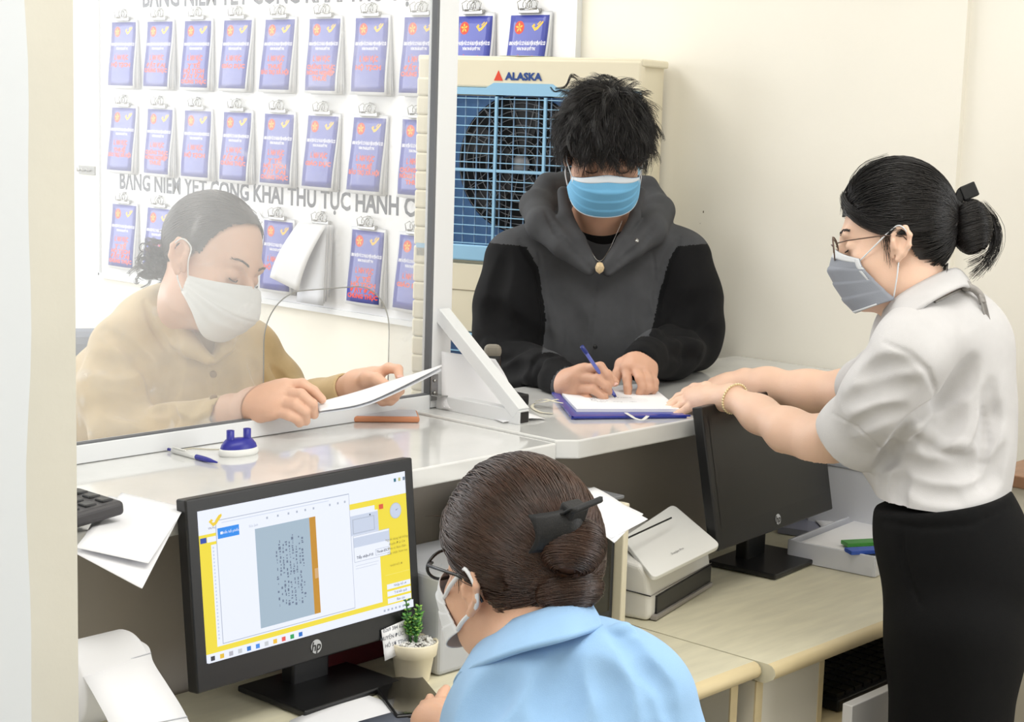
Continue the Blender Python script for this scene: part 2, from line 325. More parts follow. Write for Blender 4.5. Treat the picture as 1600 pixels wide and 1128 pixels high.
def clip():
    r = thing('bulldog_clip', '', 'clip')
    a = MB(); a.box((-.009, 0, 0), (.012, .074, .013), STEEL, bev=.002)
    a.tube([(-.012, -.03, .004), (-.014, .03, .004)], .0035, STEEL, 8); a.build('jaw', r)
    a = MB()
    for s_ in (-1, 1):
        a.tube([(-.012+.002*s_, s_*.010+.016*math.cos(q), .012+.013*math.sin(q)+.004) for q in np.linspace(-.5, pi+.5, 14)], .0013, STEEL, 6)
        a.tube([(-.02, s_*.03, .002), (-.02, s_*.036, .022), (-.018, s_*.02, .030), (-.018, s_*.006, .018), (-.02, s_*.006, .006)], .0013, STEEL, 6)
    a.build('wire_loop', r)
    a = MB(); a.tube([(0, 0, .03), (-.012, 0, .032), (-.014, 0, .022)], .0018, STEEL, 6); a.build('hook', r); return r
def copy_tree(o, parent=None):
    c = link(o.copy()); c.parent = parent
    for ch in list(o.children): copy_tree(ch, c)
    return c
rows = [(ax(520, 24, XW)[2], 'top'), (ax(520, 176, XW)[2], 'middle'), (ax(587, 355, XW)[2], 'bottom')]
ys = [ax(px, 170, XW)[1] for px in (202, 255, 313, 378, 447, 519, 587)]; st = (ys[0]-ys[-1])/6
yy = [ys[0]-st*i for i in range(12)]
protos = [booklet(i, 1+(i*2) % 3+(1 if i == 4 else 0)) for i in range(6)]; cp = clip(); used = set()
ORD = ['first', 'second', 'third', 'fourth', 'fifth', 'sixth', 'seventh', 'eighth', 'ninth', 'tenth', 'eleventh', 'twelfth']
for ri, (z, rn) in enumerate(rows):
    for ci, y in enumerate(yy):
        if y < by0+.07 or (ri and ci > 8): continue
        flip = ri == 2 and ci == 5
        for src in ((None if flip else protos[(ci*5+ri*2) % 6]), cp):
            if src is None: continue
            o = src if src.name not in used else copy_tree(src); used.add(src.name)
            o.location = (bx-.001, y, z); what = 'blue laminated procedure booklet' if src is not cp else 'steel bulldog clip'
            tag(o, f'{what} {ORD[ci]} from the left in the {rn} row of the notice board', None, ('blue booklets' if src is not cp else 'steel clips')+' on the notice board')
y = yy[5]; z = rows[2][0]
t = thing('notice_booklet', 'open booklet with white pages folded back, hanging in the bottom row of the board', 'booklet', (bx-.001, y, z))
m = MB()
for i in range(5): m.sheet(lambda u, v, i=i: (-.008-.006*i-.02*v, .07-u*.12-.012*v, -.005-v*(.21+.006*i)), 4, 8, PAPER if i % 2 else PAPER2, .0008)
m.build('pages', t)
m = MB(); m.sheet(lambda u, v: (-.04-.03*math.sin(v*2.2), .07-u*.125+v*.10-.01*u*v, -.005-v*(.17-.05*u*0+.03*u)), 6, 10, PAPER, .0008); m.build('turned_page', t)
# small dark switch left of the board
t = thing('wall_hook', 'small grey hook plate on the far wall left of the notice board', 'hook', (XW-.004, ax(138, 266, XW)[1], ax(138, 266, XW)[2]))
m = MB(); m.box((0, 0, 0), (.008, .10, .03), mat('hook_grey', (150, 150, 148), .5), bev=.002)
for y in (-.03, .0, .03): m.tube([(-.004, y, 0), (-.02, y, -.004), (-.022, y, .008)], .003, STEEL, 6)
m.build('hook_plate', t)
# ================================================================ air cooler
cd = 4.15; c0 = P(655, 330, 4.27); c1 = P(998, 340, 4.03); ctr = (c0+c1)/2; wd = np.linalg.norm((c1-c0)[:2])
u = nrm([c1[0]-c0[0], c1[1]-c0[1], 0]); n = np.array([u[1], -u[0], 0]); n = -n if np.dot(n, -ctr*[1, 1, 0]) < 0 else n
hz = lambda py: P(820, py, cd)[2]
t = thing('air_cooler', 'tall cream and blue evaporative air cooler behind the man writing', 'air cooler', (ctr[0], ctr[1], 0), math.atan2(u[1], u[0]))
LB = mat('cooler_blue', (150, 198, 230), .4); DB = mat('cooler_dark_blue', (70, 112, 160), .5)
# local frame: x along width, -y faces the room, z up
zt_ = hz(93); dp = .17
m = MB(); m.box((0, dp/2, (zt_+.06)/2), (wd-.02, dp, zt_-.06), CREAM, bev=.01)
for i in range(26): m.tube([(-wd/2+.006, .03, .3+i*.055), (-wd/2+.002, .02, .325+i*.055), (-wd/2+.006, .03, .35+i*.055)], .014, CREAM, 8)
m.build('body', t)
m = MB(); zb_ = hz(150); m.box((0, -.008, (zt_+hz(139))/2), (wd, .03, zt_-hz(139)), CREAM, bev=.006); m.box((0, .07, zt_-.004), (wd+.006, .18, .018), CREAM, bev=.005)
m.build('top_panel', t)
m = MB()
m.lathe([(.0, .001), (.085, .001), (.09, 0)], mat('stain_green', (206, 208, 150), .6, var=.15, scale=20), (-.02, .07, zt_+.006), 20); m.build('water_tray_lid', t)
gx0, gx1, gz1, gz0 = -wd/2+.05, wd/2-.012, hz(152), hz(388)
lo = P(776, 150, cd); 
m = MB(); zz = hz(131)
m.prism([(-wd/2+.004, hz(150)), (wd/2-.004, hz(150)), (wd/2-.004, hz(139)), (.09, hz(139)), (.07, hz(131)), (-.085, hz(131)), (-.105, hz(139)), (-wd/2+.004, hz(139))], .02, LB, ((0, -.004, 0), X, Z, -Y))
m.box((0, -.012, hz(400)), (wd-.01, .03, hz(388)-hz(413)), LB, bev=.004)
for x_ in (-wd/2+.046, wd/2-.007): m.box((x_, -.012, (gz0+gz1)/2), (.012, .03, gz1-gz0), LB, bev=.003)
for i in range(34): m.box((-wd/2+.02, -.010, .2+i*.046), (.042, .034, .0455), CREAM, bev=.006)
m.build('blue_frame', t)
hub = (P(820, 256, cd)-ctr)@u; hzz = hz(256); Rf = hz(146)-hz(256)
m = MB()   # recessed back panel with a round dark fan opening
k = 48; ring = [(hub+Rf*math.cos(q), hzz+Rf*math.sin(q)) for q in np.linspace(0, 2*pi, k, endpoint=False)]
sq = []
for q in np.linspace(0, 2*pi, k, endpoint=False):
    dx, dz = math.cos(q), math.sin(q); s_ = min([((gx1-hub) if dx > 0 else (gx0-hub))/dx if abs(dx) > 1e-6 else 9, ((gz1-hzz) if dz > 0 else (gz0-hzz))/dz if abs(dz) > 1e-6 else 9]); sq.append((hub+dx*s_, hzz+dz*s_))
m.add([(x, -.0035, z) for x, z in ring]+[(x, -.0035, z) for x, z in sq], [(i, (i+1) % k, k+(i+1) % k, k+i) for i in range(k)], DB); m.build('shroud', t)
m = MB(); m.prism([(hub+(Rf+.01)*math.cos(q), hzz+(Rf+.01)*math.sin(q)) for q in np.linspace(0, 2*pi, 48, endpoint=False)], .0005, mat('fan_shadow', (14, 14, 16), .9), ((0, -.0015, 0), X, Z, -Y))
for q in range(5):
    an = q*2*pi/5; m.prism([(hub+r_*math.cos(an+o_), hzz+r_*math.sin(an+o_)) for r_, o_ in ((.03, -.2), (Rf*.93, -.05), (Rf*.93, .5), (.03, .5))], .001, mat('fan_blade', (26, 26, 30), .5), ((0, -.0026, 0), X, Z, -Y))
m.build('fan', t)
m = MB(); GW = mat('guard_grey', (128, 128, 130), .4)
for r_ in np.linspace(.022, Rf*.97, 9): m.tube([(hub+r_*math.cos(q), -.009, hzz+r_*math.sin(q)) for q in np.linspace(0, 2*pi, 40, endpoint=False)], .0011, GW, 5, closed=True)
for q in np.linspace(0, 2*pi, 14, endpoint=False):
    m.tube([(hub+r_*math.cos(q+s_*.0), -.009, hzz+r_*math.sin(q)) for r_, s_ in ((.02, 0), (Rf*.98, 1))], .0011, GW, 5)
    m.tube([(hub+r_*math.cos(q+d_), -.009, hzz+r_*math.sin(q+d_)) for r_, d_ in ((.07, 0), (Rf*.6, .3), (Rf*.98, .45))], .0011, GW, 5)
m.lathe([(0, .004), (.02, .003), (.022, 0)], GW, (hub, -.01, hzz), 16, R=Rx(pi/2)); m.build('fan_guard', t)
m = MB()
for z in np.linspace(gz0+.005, gz1-.006, 17): m.box(((gx0+gx1)/2, -.019, z), (gx1-gx0, .006, .0022), LB)
m.box(((gx0+gx1)/2, -.02, hz(268)), (gx1-gx0, .008, .006), LB)
i = 0
for x in np.arange(gx0+.015, gx1, .0325): m.box((x, -.015, (gz0+gz1)/2), (.0022, .004, gz1-gz0), mat('grid_wire', (120, 150, 180), .4))
for px in (775, 866): x = (P(px, 256, cd)-ctr)@u; m.box((x, -.021, (gz0+gz1)/2), (.0062, .008, gz1-gz0), LB)
m.build('front_grille', t)
m = MB(); m.box((0, -.008, (hz(418)+hz(528))/2), (wd-.01, .024, hz(418)-hz(528)), CREAM, bev=.004); m.box((0, -.0205, hz(461)), (wd-.012, .002, .002), mat('seam', (150, 140, 120), .8)); m.build('middle_panel', t)
m = MB(); m.box((0, -.01, hz(536)), (wd-.01, .03, hz(530)-hz(543)), LB, bev=.003); m.box((0, -.004, hz(543)/2+.06), (wd-.02, .02, hz(543)-.12), mat('filter_blue', (52, 84, 128), .6))
for z in np.arange(.14, hz(546), .03): m.box((0, -.016, z), (wd-.02, .004, .003), LB)
m.build('lower_grille', t)
m = MB(); m.box((0, .08, .03), (wd-.05, .14, .06), BLK, bev=.01); m.build('base', t)
lx = (P(838, 120, cd)-ctr)@u; m = MB()
put_text(m, 'ALASKA', .024, mat('logo_blue', (24, 66, 140), .4), ((lx, -.0245, hz(121)), X, Z, -Y), bold=.05, width=.098); tx = (P(791.5, 118, cd)-ctr)@u
m.prism([(tx-.012, hz(127.5)), (tx+.0115, hz(127.5)), (tx-.0005, hz(111.5))], .0008, RED, ((0, -.0235, 0), X, Z, -Y)); m.build('brand_badge', t)
# ================================================================ desks
def desk(x0, x1, name, label, yf=1.527):
    t = thing(name, label, 'desk', ((x0+x1)/2, 1.7, 0)); yb = 2.045
    m = MB(); pr = [(yb, DT), (yf+.016, DT), (yf+.008, DT-.002), (yf+.002, DT-.008), (yf, DT-.016), (yf+.004, DT-.024), (yf+.014, DT-.03), (yf+.02, DT-.034), (yb, DT-.034)]
    k = len(pr); v = [(x, y, z) for x in (x0, x1) for y, z in pr]
    m.add(v, [tuple(range(k)), tuple(range(k, 2*k))[::-1]]+[(i, k+i, k+(i+1) % k, (i+1) % k) for i in (0, k-2, k-1)], WOOD)
    m.add(v, [(i, k+i, k+i+1, i+1) for i in range(1, k-2)], WOODE, True); W_(m, 'desktop', t)
    return t, yf, yb
t, yf, yb = desk(.98, 2.283, 'office_desk', 'pale laminate desk carrying the lit monitor and the plant pot')
for x in (1.0, 2.262): m = MB(); m.box((x, (yf+yb)/2+.01, .372), (.02, yb-yf-.06, .744), DESKW); m.box((x, yf+.0385, .372), (.02, .003, .744), WOODE); W_(m, 'side_panel', t)
m = MB(); m.box((1.63, yb-.05, .5), (1.24, .018, .4), mat('modesty_grey', (176, 172, 166), .6)); W_(m, 'back_panel', t)
t, yf, yb = desk(2.287, 3.25, 'office_desk', 'pale laminate desk by the standing clerk with an open keyboard tray', 1.502)
for x in (2.298, 3.238): m = MB(); m.box((x, (yf+yb)/2+.01, .372), (.02, yb-yf-.06, .744), DESKW); m.box((x, yf+.0385, .372), (.02, .003, .744), WOODE); W_(m, 'side_panel', t)
m = MB(); m.box((2.4, (yf+yb)/2, .665), (.18, yb-yf-.08, .155), DESKW); m.box((2.4, (yf+yb)/2, .583), (.18, yb-yf-.08, .004), mat('gap_dark', (90, 80, 70), .8)); m.box((2.4, (yf+yb)/2, .563), (.18, yb-yf-.08, .034), DESKW); m.box((2.491, yf+.0405, .665), (.014, .004, .155), WOODE); W_(m, 'tray_housing', t)
m = MB(); m.box((2.8, (yf+yb)/2-.02, .612), (.6, yb-yf-.06, .014), WOODE); m.box((2.80, yf-.02, .634), (.63, .02, .075), mat('tray_front_white', (232, 230, 228), .45), bev=.002); W_(m, 'keyboard_tray', t)
m = MB(); m.box((2.87, yb-.05, .5), (.7, .018, .4), mat('modesty_grey', (176, 172, 166), .6)); W_(m, 'back_panel', t)
t = thing('keyboard', 'black keyboard in the open desk tray', 'keyboard', (2.78, 1.62, .620))
m = MB(); m.box((0, 0, .012), (.44, .15, .022), BLK, bev=.004); m.build('keyboard_case', t)
m = MB()
for r_ in range(5):
    for c in range(14): m.box((-.2+c*.0305, -.055+r_*.027, .027), (.026, .022, .008), BLKS)
m.build('keys', t)
# ================================================================ monitors
def monitor(label, c, yaw, tilt, Wm, Hm, lit, basec):
    t = thing('monitor', label, 'monitor', (basec[0], basec[1], DT+.001), yaw)
    u = np.array([math.cos(yaw), math.sin(yaw), 0]); n = np.array([math.sin(yaw)*math.cos(tilt), -math.cos(yaw)*math.cos(tilt), math.sin(tilt)]); v = np.cross(n, u); c = np.array(c)
    R = np.column_stack([u, -n, v])
    m = MB(); m.box(c-n*.011, (Wm, .022, Hm), BLK, R=R, bev=.003); m.box(c-n*.03, (Wm*.7, .03, Hm*.6), BLK, R=R, bev=.01); W_(m, 'housing', t)
    bz, bb = .019, .040; sw = Wm-2*bz; sh = Hm-bz-bb; o = c+v*((bb-bz)/2)+n*.0006
    def q(a, b): return o+u*(a-.5)*sw+v*(.5-b)*sh
    m = MB(); lvl = [0]
    def rect(a, b, a2, b2, mm, lift=None):
        lvl[0] += 1; l_ = .000016*lvl[0]
        m.add([q(a, b)+n*l_, q(a2, b)+n*l_, q(a2, b2)+n*l_, q(a, b2)+n*l_], [(0, 3, 2, 1)], mm)
    E_ = lambda nm, col, s=1.72: mat('glow_'+nm, col, .5, emit=s, spec=.2)
    if lit:
        wht = E_('white', (236, 241, 253)); yel = E_('yellow', (240, 220, 60)); gry = E_('grey', (176, 184, 200)); lt = E_('pale', (200, 210, 230)); dk = E_('dark', (70, 76, 92)); blu = E_('blue', (40, 140, 236))
        rect(0, 0, 1, 1, wht); rect(0, .16, 1, .945, yel)
        bird(m, E_('gold', (238, 206, 60)), (q(.075, .085)+n*.0003, u, v, n), .012)
        put_text(m, 'VN Post Dịch vụ', .0045, dk, (q(.08, .125)+n*.0004, u, v, n), 0)
        rect(.005, .18, .032, .215, E_('navy', (40, 74, 170))); rect(.035, .18, .1, .215, wht)
        rect(.05, .235, .845, .91, wht); rect(.6, .2, .83, .215, wht); rect(.6, .215, .83, .245, wht)
        for i in range(26): rect(.056, .25+i*.024, .062, .262+i*.024, lt)
        rect(.7, .245, .845, .385, lt); rect(.712, .27, .825, .375, gry); rect(.716, .275, .821, .37, lt); rect(.8, .255, .807, .266, dk)
        rect(.073, .08, .702, .9, gry); rect(.076, .085, .7, .895, wht)
        rect(.1, .1, .6, .104, lt); rect(.58, .085, .7, .087, lt)
        for i, a_ in enumerate((.3, .35, .4, .44, .48, .52, .6, .64, .675)): rect(a_, .125, a_+.008, .14, gry)
        rect(.08, .135, .175, .205, blu); put_text(m, 'Thiết kế phiếu', .0055, wht, (q(.135, .17)+n*.0009, u, v, n), 0)
        rect(.092, .162, .102, .178, wht); put_text(m, 'Sửa ảnh', .005, gry, (q(.24, .165)+n*.0009, u, v, n), 0)
        rect(.245, .19, .53, .865, E_('photo', (164, 184, 200))); rect(.5, .19, .53, .865, E_('photo_orange', (196, 140, 40))); rect(.512, .55, .53, .62, E_('photo_pale', (210, 170, 120)))
        rnd = random.Random(5)
        for k_ in range(9):
            a_ = .335+k_*.0148; b_ = .27+rnd.uniform(0, .05)
            while b_ < .75:
                hh = rnd.uniform(.006, .02)
                if rnd.random() < .72: rect(a_+rnd.uniform(-.003, .003), b_, a_+rnd.uniform(.004, .008), b_+hh, E_('ink', (104, 118, 142)))
                b_ += hh+rnd.uniform(.003, .012)
        rect(.705, .385, .893, .575, gry); rect(.707, .388, .891, .572, wht); rect(.707, .4, .891, .47, lt)
        put_text(m, 'Tiếp nhận-F10', .0058, dk, (q(.76, .545)+n*.0034, u, v, n), 0, bold=.02); rect(.815, .515, .887, .56, gry); rect(.817, .518, .885, .557, wht); put_text(m, 'Thoát-ESC', .0056, dk, (q(.851, .537)+n*.0034, u, v, n), 0, bold=.02)
        rect(.71, .6, .83, .602, gry); rect(.71, .62, .82, .622, gry)
        ck = q(.935, .27); 
        for r_, mm, l_ in ((.0125, gry, .002), (.0115, lt, .0022)):
            m.add([ck+n*l_]+[ck+n*l_+(u*math.cos(a_)+v*math.sin(a_))*r_ for a_ in np.linspace(0, 2*pi, 24, endpoint=False)], [(0, i+1, (i+1) % 24+1) for i in range(24)], mm)
        m.add([ck+n*.0024, ck+n*.0024+u*.006+v*.003, ck+n*.0024+v*.0012], [(0, 1, 2)], dk)
        rect(.845, .2, .868, .235, E_('mini_red', (220, 90, 60)))
        for i in range(4): put_text(m, ['Người dùng hệ thống', 'Huyện Đức Cơ', 'Đơn vị: Bưu điện', 'Cập nhật: hôm nay'][i], .0055, E_('ink2', (120, 110, 40)), (q(.93, .47+i*.033)+n*.0034, u, v, n), 0)
        put_text(m, 'NHẬP HỒ SƠ', .0045, MATS['glow_ink2'], (q(.92, .66)+n*.0034, u, v, n), 0)
        rect(.86, .72, .99, .723, E_('yellow2', (248, 236, 120)))
        for i in range(3): rect(.865, .79+i*.052, .99, .826+i*.052, wht); put_text(m, ['Nhập hồ sơ', 'Trả kết quả', 'Báo cáo'][i], .0055, dk, (q(.935, .808+i*.052)+n*.0034, u, v, n), 0)
        rect(0, .945, 1, 1, wht)
        for i, cc in enumerate(((60, 60, 70), (230, 190, 60), (180, 180, 190), (200, 205, 210), (50, 120, 200), (70, 140, 230), (200, 205, 210), (240, 190, 60), (230, 90, 80), (40, 160, 90), (30, 110, 200))): rect(.012+i*.04, .958, .03+i*.04, .988, E_('icon%d' % i, cc))
        for i in range(7): rect(.84+i*.02, .965, .85+i*.02, .98, gry)
        for i, cc in enumerate(((40, 110, 130), (190, 190, 120), (110, 130, 150))): rect(.93+i*.024, .035, .942+i*.024, .06, E_('tray%d' % i, cc))
    else: rect(0, 0, 1, 1, BLKS)
    W_(m, 'screen', t)
    m = MB(); ho = c-v*(Hm/2-bb/2)+n*.0008
    m.add([ho]+[ho+(u*math.cos(a_)+v*math.sin(a_))*.0105 for a_ in np.linspace(0, 2*pi, 28, endpoint=False)], [(0, i+1, (i+1) % 28+1) for i in range(28)], mat('logo_silver', (186, 188, 190) if lit else (112, 112, 114), .35))
    lg, lf = text_geo('hp', .019, .02); lg = lg.copy(); lg[:, 0] += lg[:, 1]*.25; m.add(ho+n*.0006+lg[:, :1]*u+lg[:, 1:2]*v, lf, BLK); W_(m, 'logo', t)
    m = MB(); m.box((0, .035, .14), (.075, .028, .27), BLK, bev=.004); m.build('stand_neck', t)
    m = MB(); m.box((0, 0, .006), (.2, .155, .010), BLK, bev=.003); m.build('stand_base', t)
    return t, c, u, v, n
s1 = .87; C0 = np.array(CAM)
t1, mc, mu, mv, mn = monitor('lit computer monitor showing a yellow and white page, behind the plant pot', C0+(np.array([1.847, 2.158, .887])-C0)*s1, .023, .106, .51*s1, .315*s1, True, (1.66, 1.915))
s2 = .915
monitor('black switched-off monitor under the standing clerk\'s arms', C0+(np.array([3.013, 2.02, .942])-C0)*s2, .102, .19, .51*s2, .296*s2, False, (2.81, 1.885))
# note taped to the lit monitor
o = mc+mu*(.444/2-.062)-mv*(.274/2-.012)+mn*.0015
t = thing('paper_note', 'small white note taped to the lower right corner of the lit monitor', 'note', tuple(o))
a0 = P(588, 985, 2.44); m = MB()
m.sheet(lambda a_, b_: o+mu*(a_-.5)*.056-mv*(b_*.048-.008)+mn*(.001+.004*b_)+mv*(.006*(a_-.5)), 4, 4, PAPER, .0004)
for i, s_ in enumerate(('0269 384 6215', 'HUYỆN ĐỨC CƠ', 'HỒ SƠ TTHC')): put_text(m, s_, .0085, INKG, (o+mn*(.0024+.001*i)+mv*(.003-.012*i), mu, mv, mn), 0)
W_(m, 'note_sheet', t)
# ================================================================ things on the ledge
def pen_mesh(t, L, cap, body, r=.0042):
    m = MB(); m.lathe([(0, 0), (.0012, .001), (.0022, .010), (r*.8, .018), (r, .03)], cap, (0, 0, 0), 14, R=Ry(pi/2)); m.lathe([(r, .03), (r*1.05, .04), (r, .056)], cap, (0, 0, 0), 14, R=Ry(pi/2)); m.build('grip', t)
    m = MB(); m.lathe([(r, .056), (r, L-.012), (0, L-.012)], body, (0, 0, 0), 14, R=Ry(pi/2)); m.build('barrel', t)
    m = MB(); m.lathe([(r*.6, L-.014), (r*.6, L), (0, L)], cap, (0, 0, 0), 12, R=Ry(pi/2)); m.box((L-.03, 0, r+.0012), (.035, .003, .0016), body); m.build('push_button', t)
A = az(340, 727, CT)[:2]; B = az(263, 706, CT)[:2]; dr = B-A
t = thing('ballpoint_pen', 'white ballpoint pen with a blue tip lying on the ledge left of the pen holder', 'pen', (A[0], A[1], CT+.0045), math.atan2(dr[1], dr[0]))
pen_mesh(t, float(np.linalg.norm(dr)), BLUE, WHITE)
A = az(380, 712, CT); t = thing('pen_holder', 'blue and white oval desk pen holder with two sockets', 'pen holder', (A[0], A[1]+.012, CT), math.atan2((az(405, 708, CT)-az(352, 715, CT))[1], (az(405, 708, CT)-az(352, 715, CT))[0]))
def oval(prof, m_, par, nm):
    q = MB(); q.lathe(prof, m_, (0, 0, 0), 32); q.v = [a_*np.array([1, .62, 1]) for a_ in q.v]; return q.build(nm, par)
oval([(0, .0), (.034, 0), (.036, .004), (.035, .010), (.033, .012)], WHITE, t, 'holder_base'); oval([(.033, .012), (.031, .018), (.024, .026), (0, .028)], BLUE, t, 'holder_top')
for s_ in (-1, 1): m = MB(); m.lathe([(.0065, .02), (.0065, .042), (.0045, .042), (.0045, .03)], BLUE, (s_*.016, 0, 0), 14); m.build('pen_socket', t)
m = MB(); m.tube([az(px, py, CT+.0012) for px, py in ((276, 704), (300, 700), (330, 702), (352, 702), (362, 700))], .001, mat('cord_cream', (226, 220, 200), .6), 6)
tag(m.build('thin_cord'), 'thin cream cord running from the pen to the pen holder', 'cord')
t = thing('smartphone', 'phone in an orange tan case lying under the rail of the clear screen', 'phone', tuple(az(644, 655, CT)+[0, 0, 0]), .12)
m = MB(); m.box((-.045, .045, .006), (.072, .15, .011), mat('tan_case', (206, 138, 100), .5), R=Rz(.75), bev=.004); m.build('phone_case', t)
m = MB(); m.box((-.045, .045, .0118), (.064, .142, .001), mat('phone_back_grey', (196, 196, 204), .3), R=Rz(.75)); m.build('phone_screen', t)
# rolled sheet behind the brace, flat sheet beside it
def tagm(mb, nm, label, cat, group=None): return tag(mb.build(nm), label, cat, group)
pa = P(684, 520, 3.22); 
m = MB()
m.sheet(lambda u_, v_: P(690+84*u_+26*math.sin(v_*2.5)*u_, 549+12*u_+v_*(88+10*u_), 3.228-.06*u_*v_+.05*u_*math.sin(v_*pi)), 12, 14, PAPER, .0005)
tagm(m, 'paper_sheet', 'white paper sheet standing curled behind the triangular foot of the screen', 'paper')
p4 = [az(786, 660, CT+.006), az(852, 655, CT+.006), az(800, 636, CT+.006), az(760, 650, CT+.006)]
m = MB(); m.sheet(lambda u_, v_: (p4[3]*(1-u_)+p4[2]*u_)*(1-v_)+(p4[0]*(1-u_)+p4[1]*u_)*v_+Z*(.004*math.sin(u_*3)), 6, 6, PAPER, .0005)
tagm(m, 'paper_sheet', 'white sheet lying flat on the ledge between the screen foot and the clipboard', 'paper')
A = az(806, 636, CT+.004); t = thing('black_wallet', 'black flat case on the ledge by the man\'s right sleeve', 'case', (A[0], A[1]+.03, CT+.0045), -.1)
m = MB(); m.box((-.0, .03, .011), (.075, .12, .022), BLK, bev=.003); m.build('case_body', t)
t = thing('ribbon_tie', 'loose beige ribbon tie of the clipboard folder on the ledge', 'ribbon', tuple(az(855, 636, CT+.004)))
RB = mat('ribbon_cream', (222, 216, 196), .8)
def ribbon(pts, nm, par, wd_=.006, mm=None):
    q = MB(); pts = [np.array(p) for p in pts]; k = len(pts)
    cs = []
    for i in range(k):
        tg = nrm(pts[min(i+1, k-1)]-pts[max(i-1, 0)]); sd = nrm(np.cross(tg, Z)); cs.append(sd*wd_/2)
    v = [p+c for p, c in zip(pts, cs)]+[p-c for p, c in zip(pts, cs)]+[p+c+Z*.0006 for p, c in zip(pts, cs)]+[p-c+Z*.0006 for p, c in zip(pts, cs)]
    f = []
    for i in range(k-1): f += [(i, i+1, k+i+1, k+i), (2*k+i, 3*k+i, 3*k+i+1, 2*k+i+1), (i, 2*k+i, 2*k+i+1, i+1), (k+i, k+i+1, 3*k+i+1, 3*k+i)]
    q.add(v, f, mm or RB, True); return q.build(nm, par, par is not None)
def bez(pts, n=24):
    pts = np.array(pts, float); out = []
    for i in range(len(pts)-1):
        p0 = pts[max(i-1, 0)]; p1 = pts[i]; p2 = pts[i+1]; p3 = pts[min(i+2, len(pts)-1)]
        for s_ in np.linspace(0, 1, n, endpoint=False): out.append(.5*((2*p1)+(-p0+p2)*s_+(2*p0-5*p1+4*p2-p3)*s_**2+(-p0+3*p1-3*p2+p3)*s_**3))
    return out+[pts[-1]]
ribbon(bez([az(px, py, CT+.006+h) for px, py, h in ((872, 624, .012), (850, 628, .012), (835, 631, .004), (832, 637, 0), (845, 644, 0), (864, 646, 0))], 8), 'ribbon_strip', t)
ribbon(bez([az(px, py, CT+.006+h) for px, py, h in ((838, 627, .006), (852, 624, .014), (868, 628, .012), (880, 630, .01))], 8), 'ribbon_strip', t, .008)
# clipboard folder
cz = CT+.006
q4 = [az(893, 654, cz), az(1073, 652, cz), az(1022, 607, cz), az(864, 617, cz)]
t = thing('clipboard_folder', 'open royal blue cardboard folder with white forms under the man\'s hands', 'folder', tuple(sum(q4)/4*[1, 1, 0]+Z*(CT+.004)))
def quad(mb, cs, z, th, mm): mb.prism([(c[0], c[1]) for c in cs], th, mm, ((0, 0, z), X, Y, Z))
FB = mat('folder_blue', (38, 54, 158), .35, coat=.3)
m = MB(); quad(m, q4, CT+.0045, .003, FB); W_(m, 'back_cover', t)
i4 = [az(901, 645, cz), az(1062, 645, cz), az(1012, 604, cz), az(874, 616, cz)]
m = MB(); quad(m, i4, CT+.0077, .006, PAPER); W_(m, 'form_pages', t)
m = MB(); quad(m, [q4[0]+[-.004, -.003, 0], q4[0]+[.014, .012, 0], q4[3]+[.018, 0, 0], q4[3]+[-.004, 0, 0]], CT+.0078, .004, FB); quad(m, [q4[0]+[0, -.006, 0], q4[1]+[.004, -.006, 0], q4[1]+[0, .012, 0], q4[0]+[.006, .012, 0]], CT+.0079, .003, FB); W_(m, 'folded_flap', t)
m = MB(); fc = sum(i4)/4; uu = nrm(i4[1]-i4[0]); uu[2] = 0; vv = nrm(np.cross(Z, uu))
for i, s_ in enumerate(('PHIẾU ĐỀ NGHỊ', 'Họ và tên: ........................................', 'Địa chỉ: ..............................................', 'Nội dung: ...........................................', 'Ngày ..... tháng ..... năm .........')):
    put_text(m, s_, .0085, mat('form_ink', (120, 124, 140), .7), (fc*[1, 1, 0]+Z*(CT+.0139)+vv*(.012-.012*i)-vv*.015, uu, vv, Z), 0)
W_(m, 'printed_lines', t)
ribbon(bez([az(px, py, CT+.013+h) for px, py, h in ((978, 645, .0), (986, 650, .003), (993, 654, .001), (1004, 656, 0), (1012, 650, .002))], 8), 'ribbon_strip', t, .007, WHITE)
# phone with red case near the wall, mostly under the near arm
A = az(1186, 612, CT+.004); t = thing('smartphone', 'phone in a red patterned case between the standing clerk\'s forearms', 'phone', (A[0]-.03, A[1]+.01, CT+.0045), .1)
m = MB(); m.box((0, .0, .005), (.14, .07, .009), mat('red_case', (176, 86, 66), .4, var=.6, scale=90), bev=.003); m.build('phone_case', t)
# ================================================================ left end of the ledge
A = az(153, 800, CT+.01); t = thing('calculator', 'dark grey desk calculator half hidden by the wall end', 'calculator', (A[0]-.075, A[1]-.01, CT+.003), 0)
m = MB(); m.box((0, 0, .018), (.15, .11, .02), mat('calc_grey', (62, 60, 62), .45), R=Ry(-.1), bev=.006); m.build('calculator_body', t)
m = MB()
for i in range(3):
    for j in range(3): m.box((.058-.026*i, .03-.03*j, .0335-.0025*i), (.018, .02, .006), BLK, bev=.002)
m.build('buttons', t)
for nm_, pts_, dz in (('lower', ((118, 862), (222, 907), (286, 798), (170, 778)), 0), ('upper', ((118, 856), (232, 878), (289, 795), (190, 772)), .004)):
    c4 = [az(*p, CT+.002+dz) for p in pts_]
    def fn(u_, v_, c4=c4): 
        p = (c4[3]*(1-u_)+c4[2]*u_)*(1-v_)+(c4[0]*(1-u_)+c4[1]*u_)*v_; over = max(0, 1.918-p[1]); return p-Z*(over*.05 if nm_ == 'lower' else over*.02)+Z*.002
    m = MB(); m.sheet(fn, 12, 12, PAPER, .0012 if nm_ == 'lower' else .0006)
    tagm(m, 'paper_sheet', f'{nm_} of the two white sheets hanging over the ledge edge left of the lit monitor', 'paper')
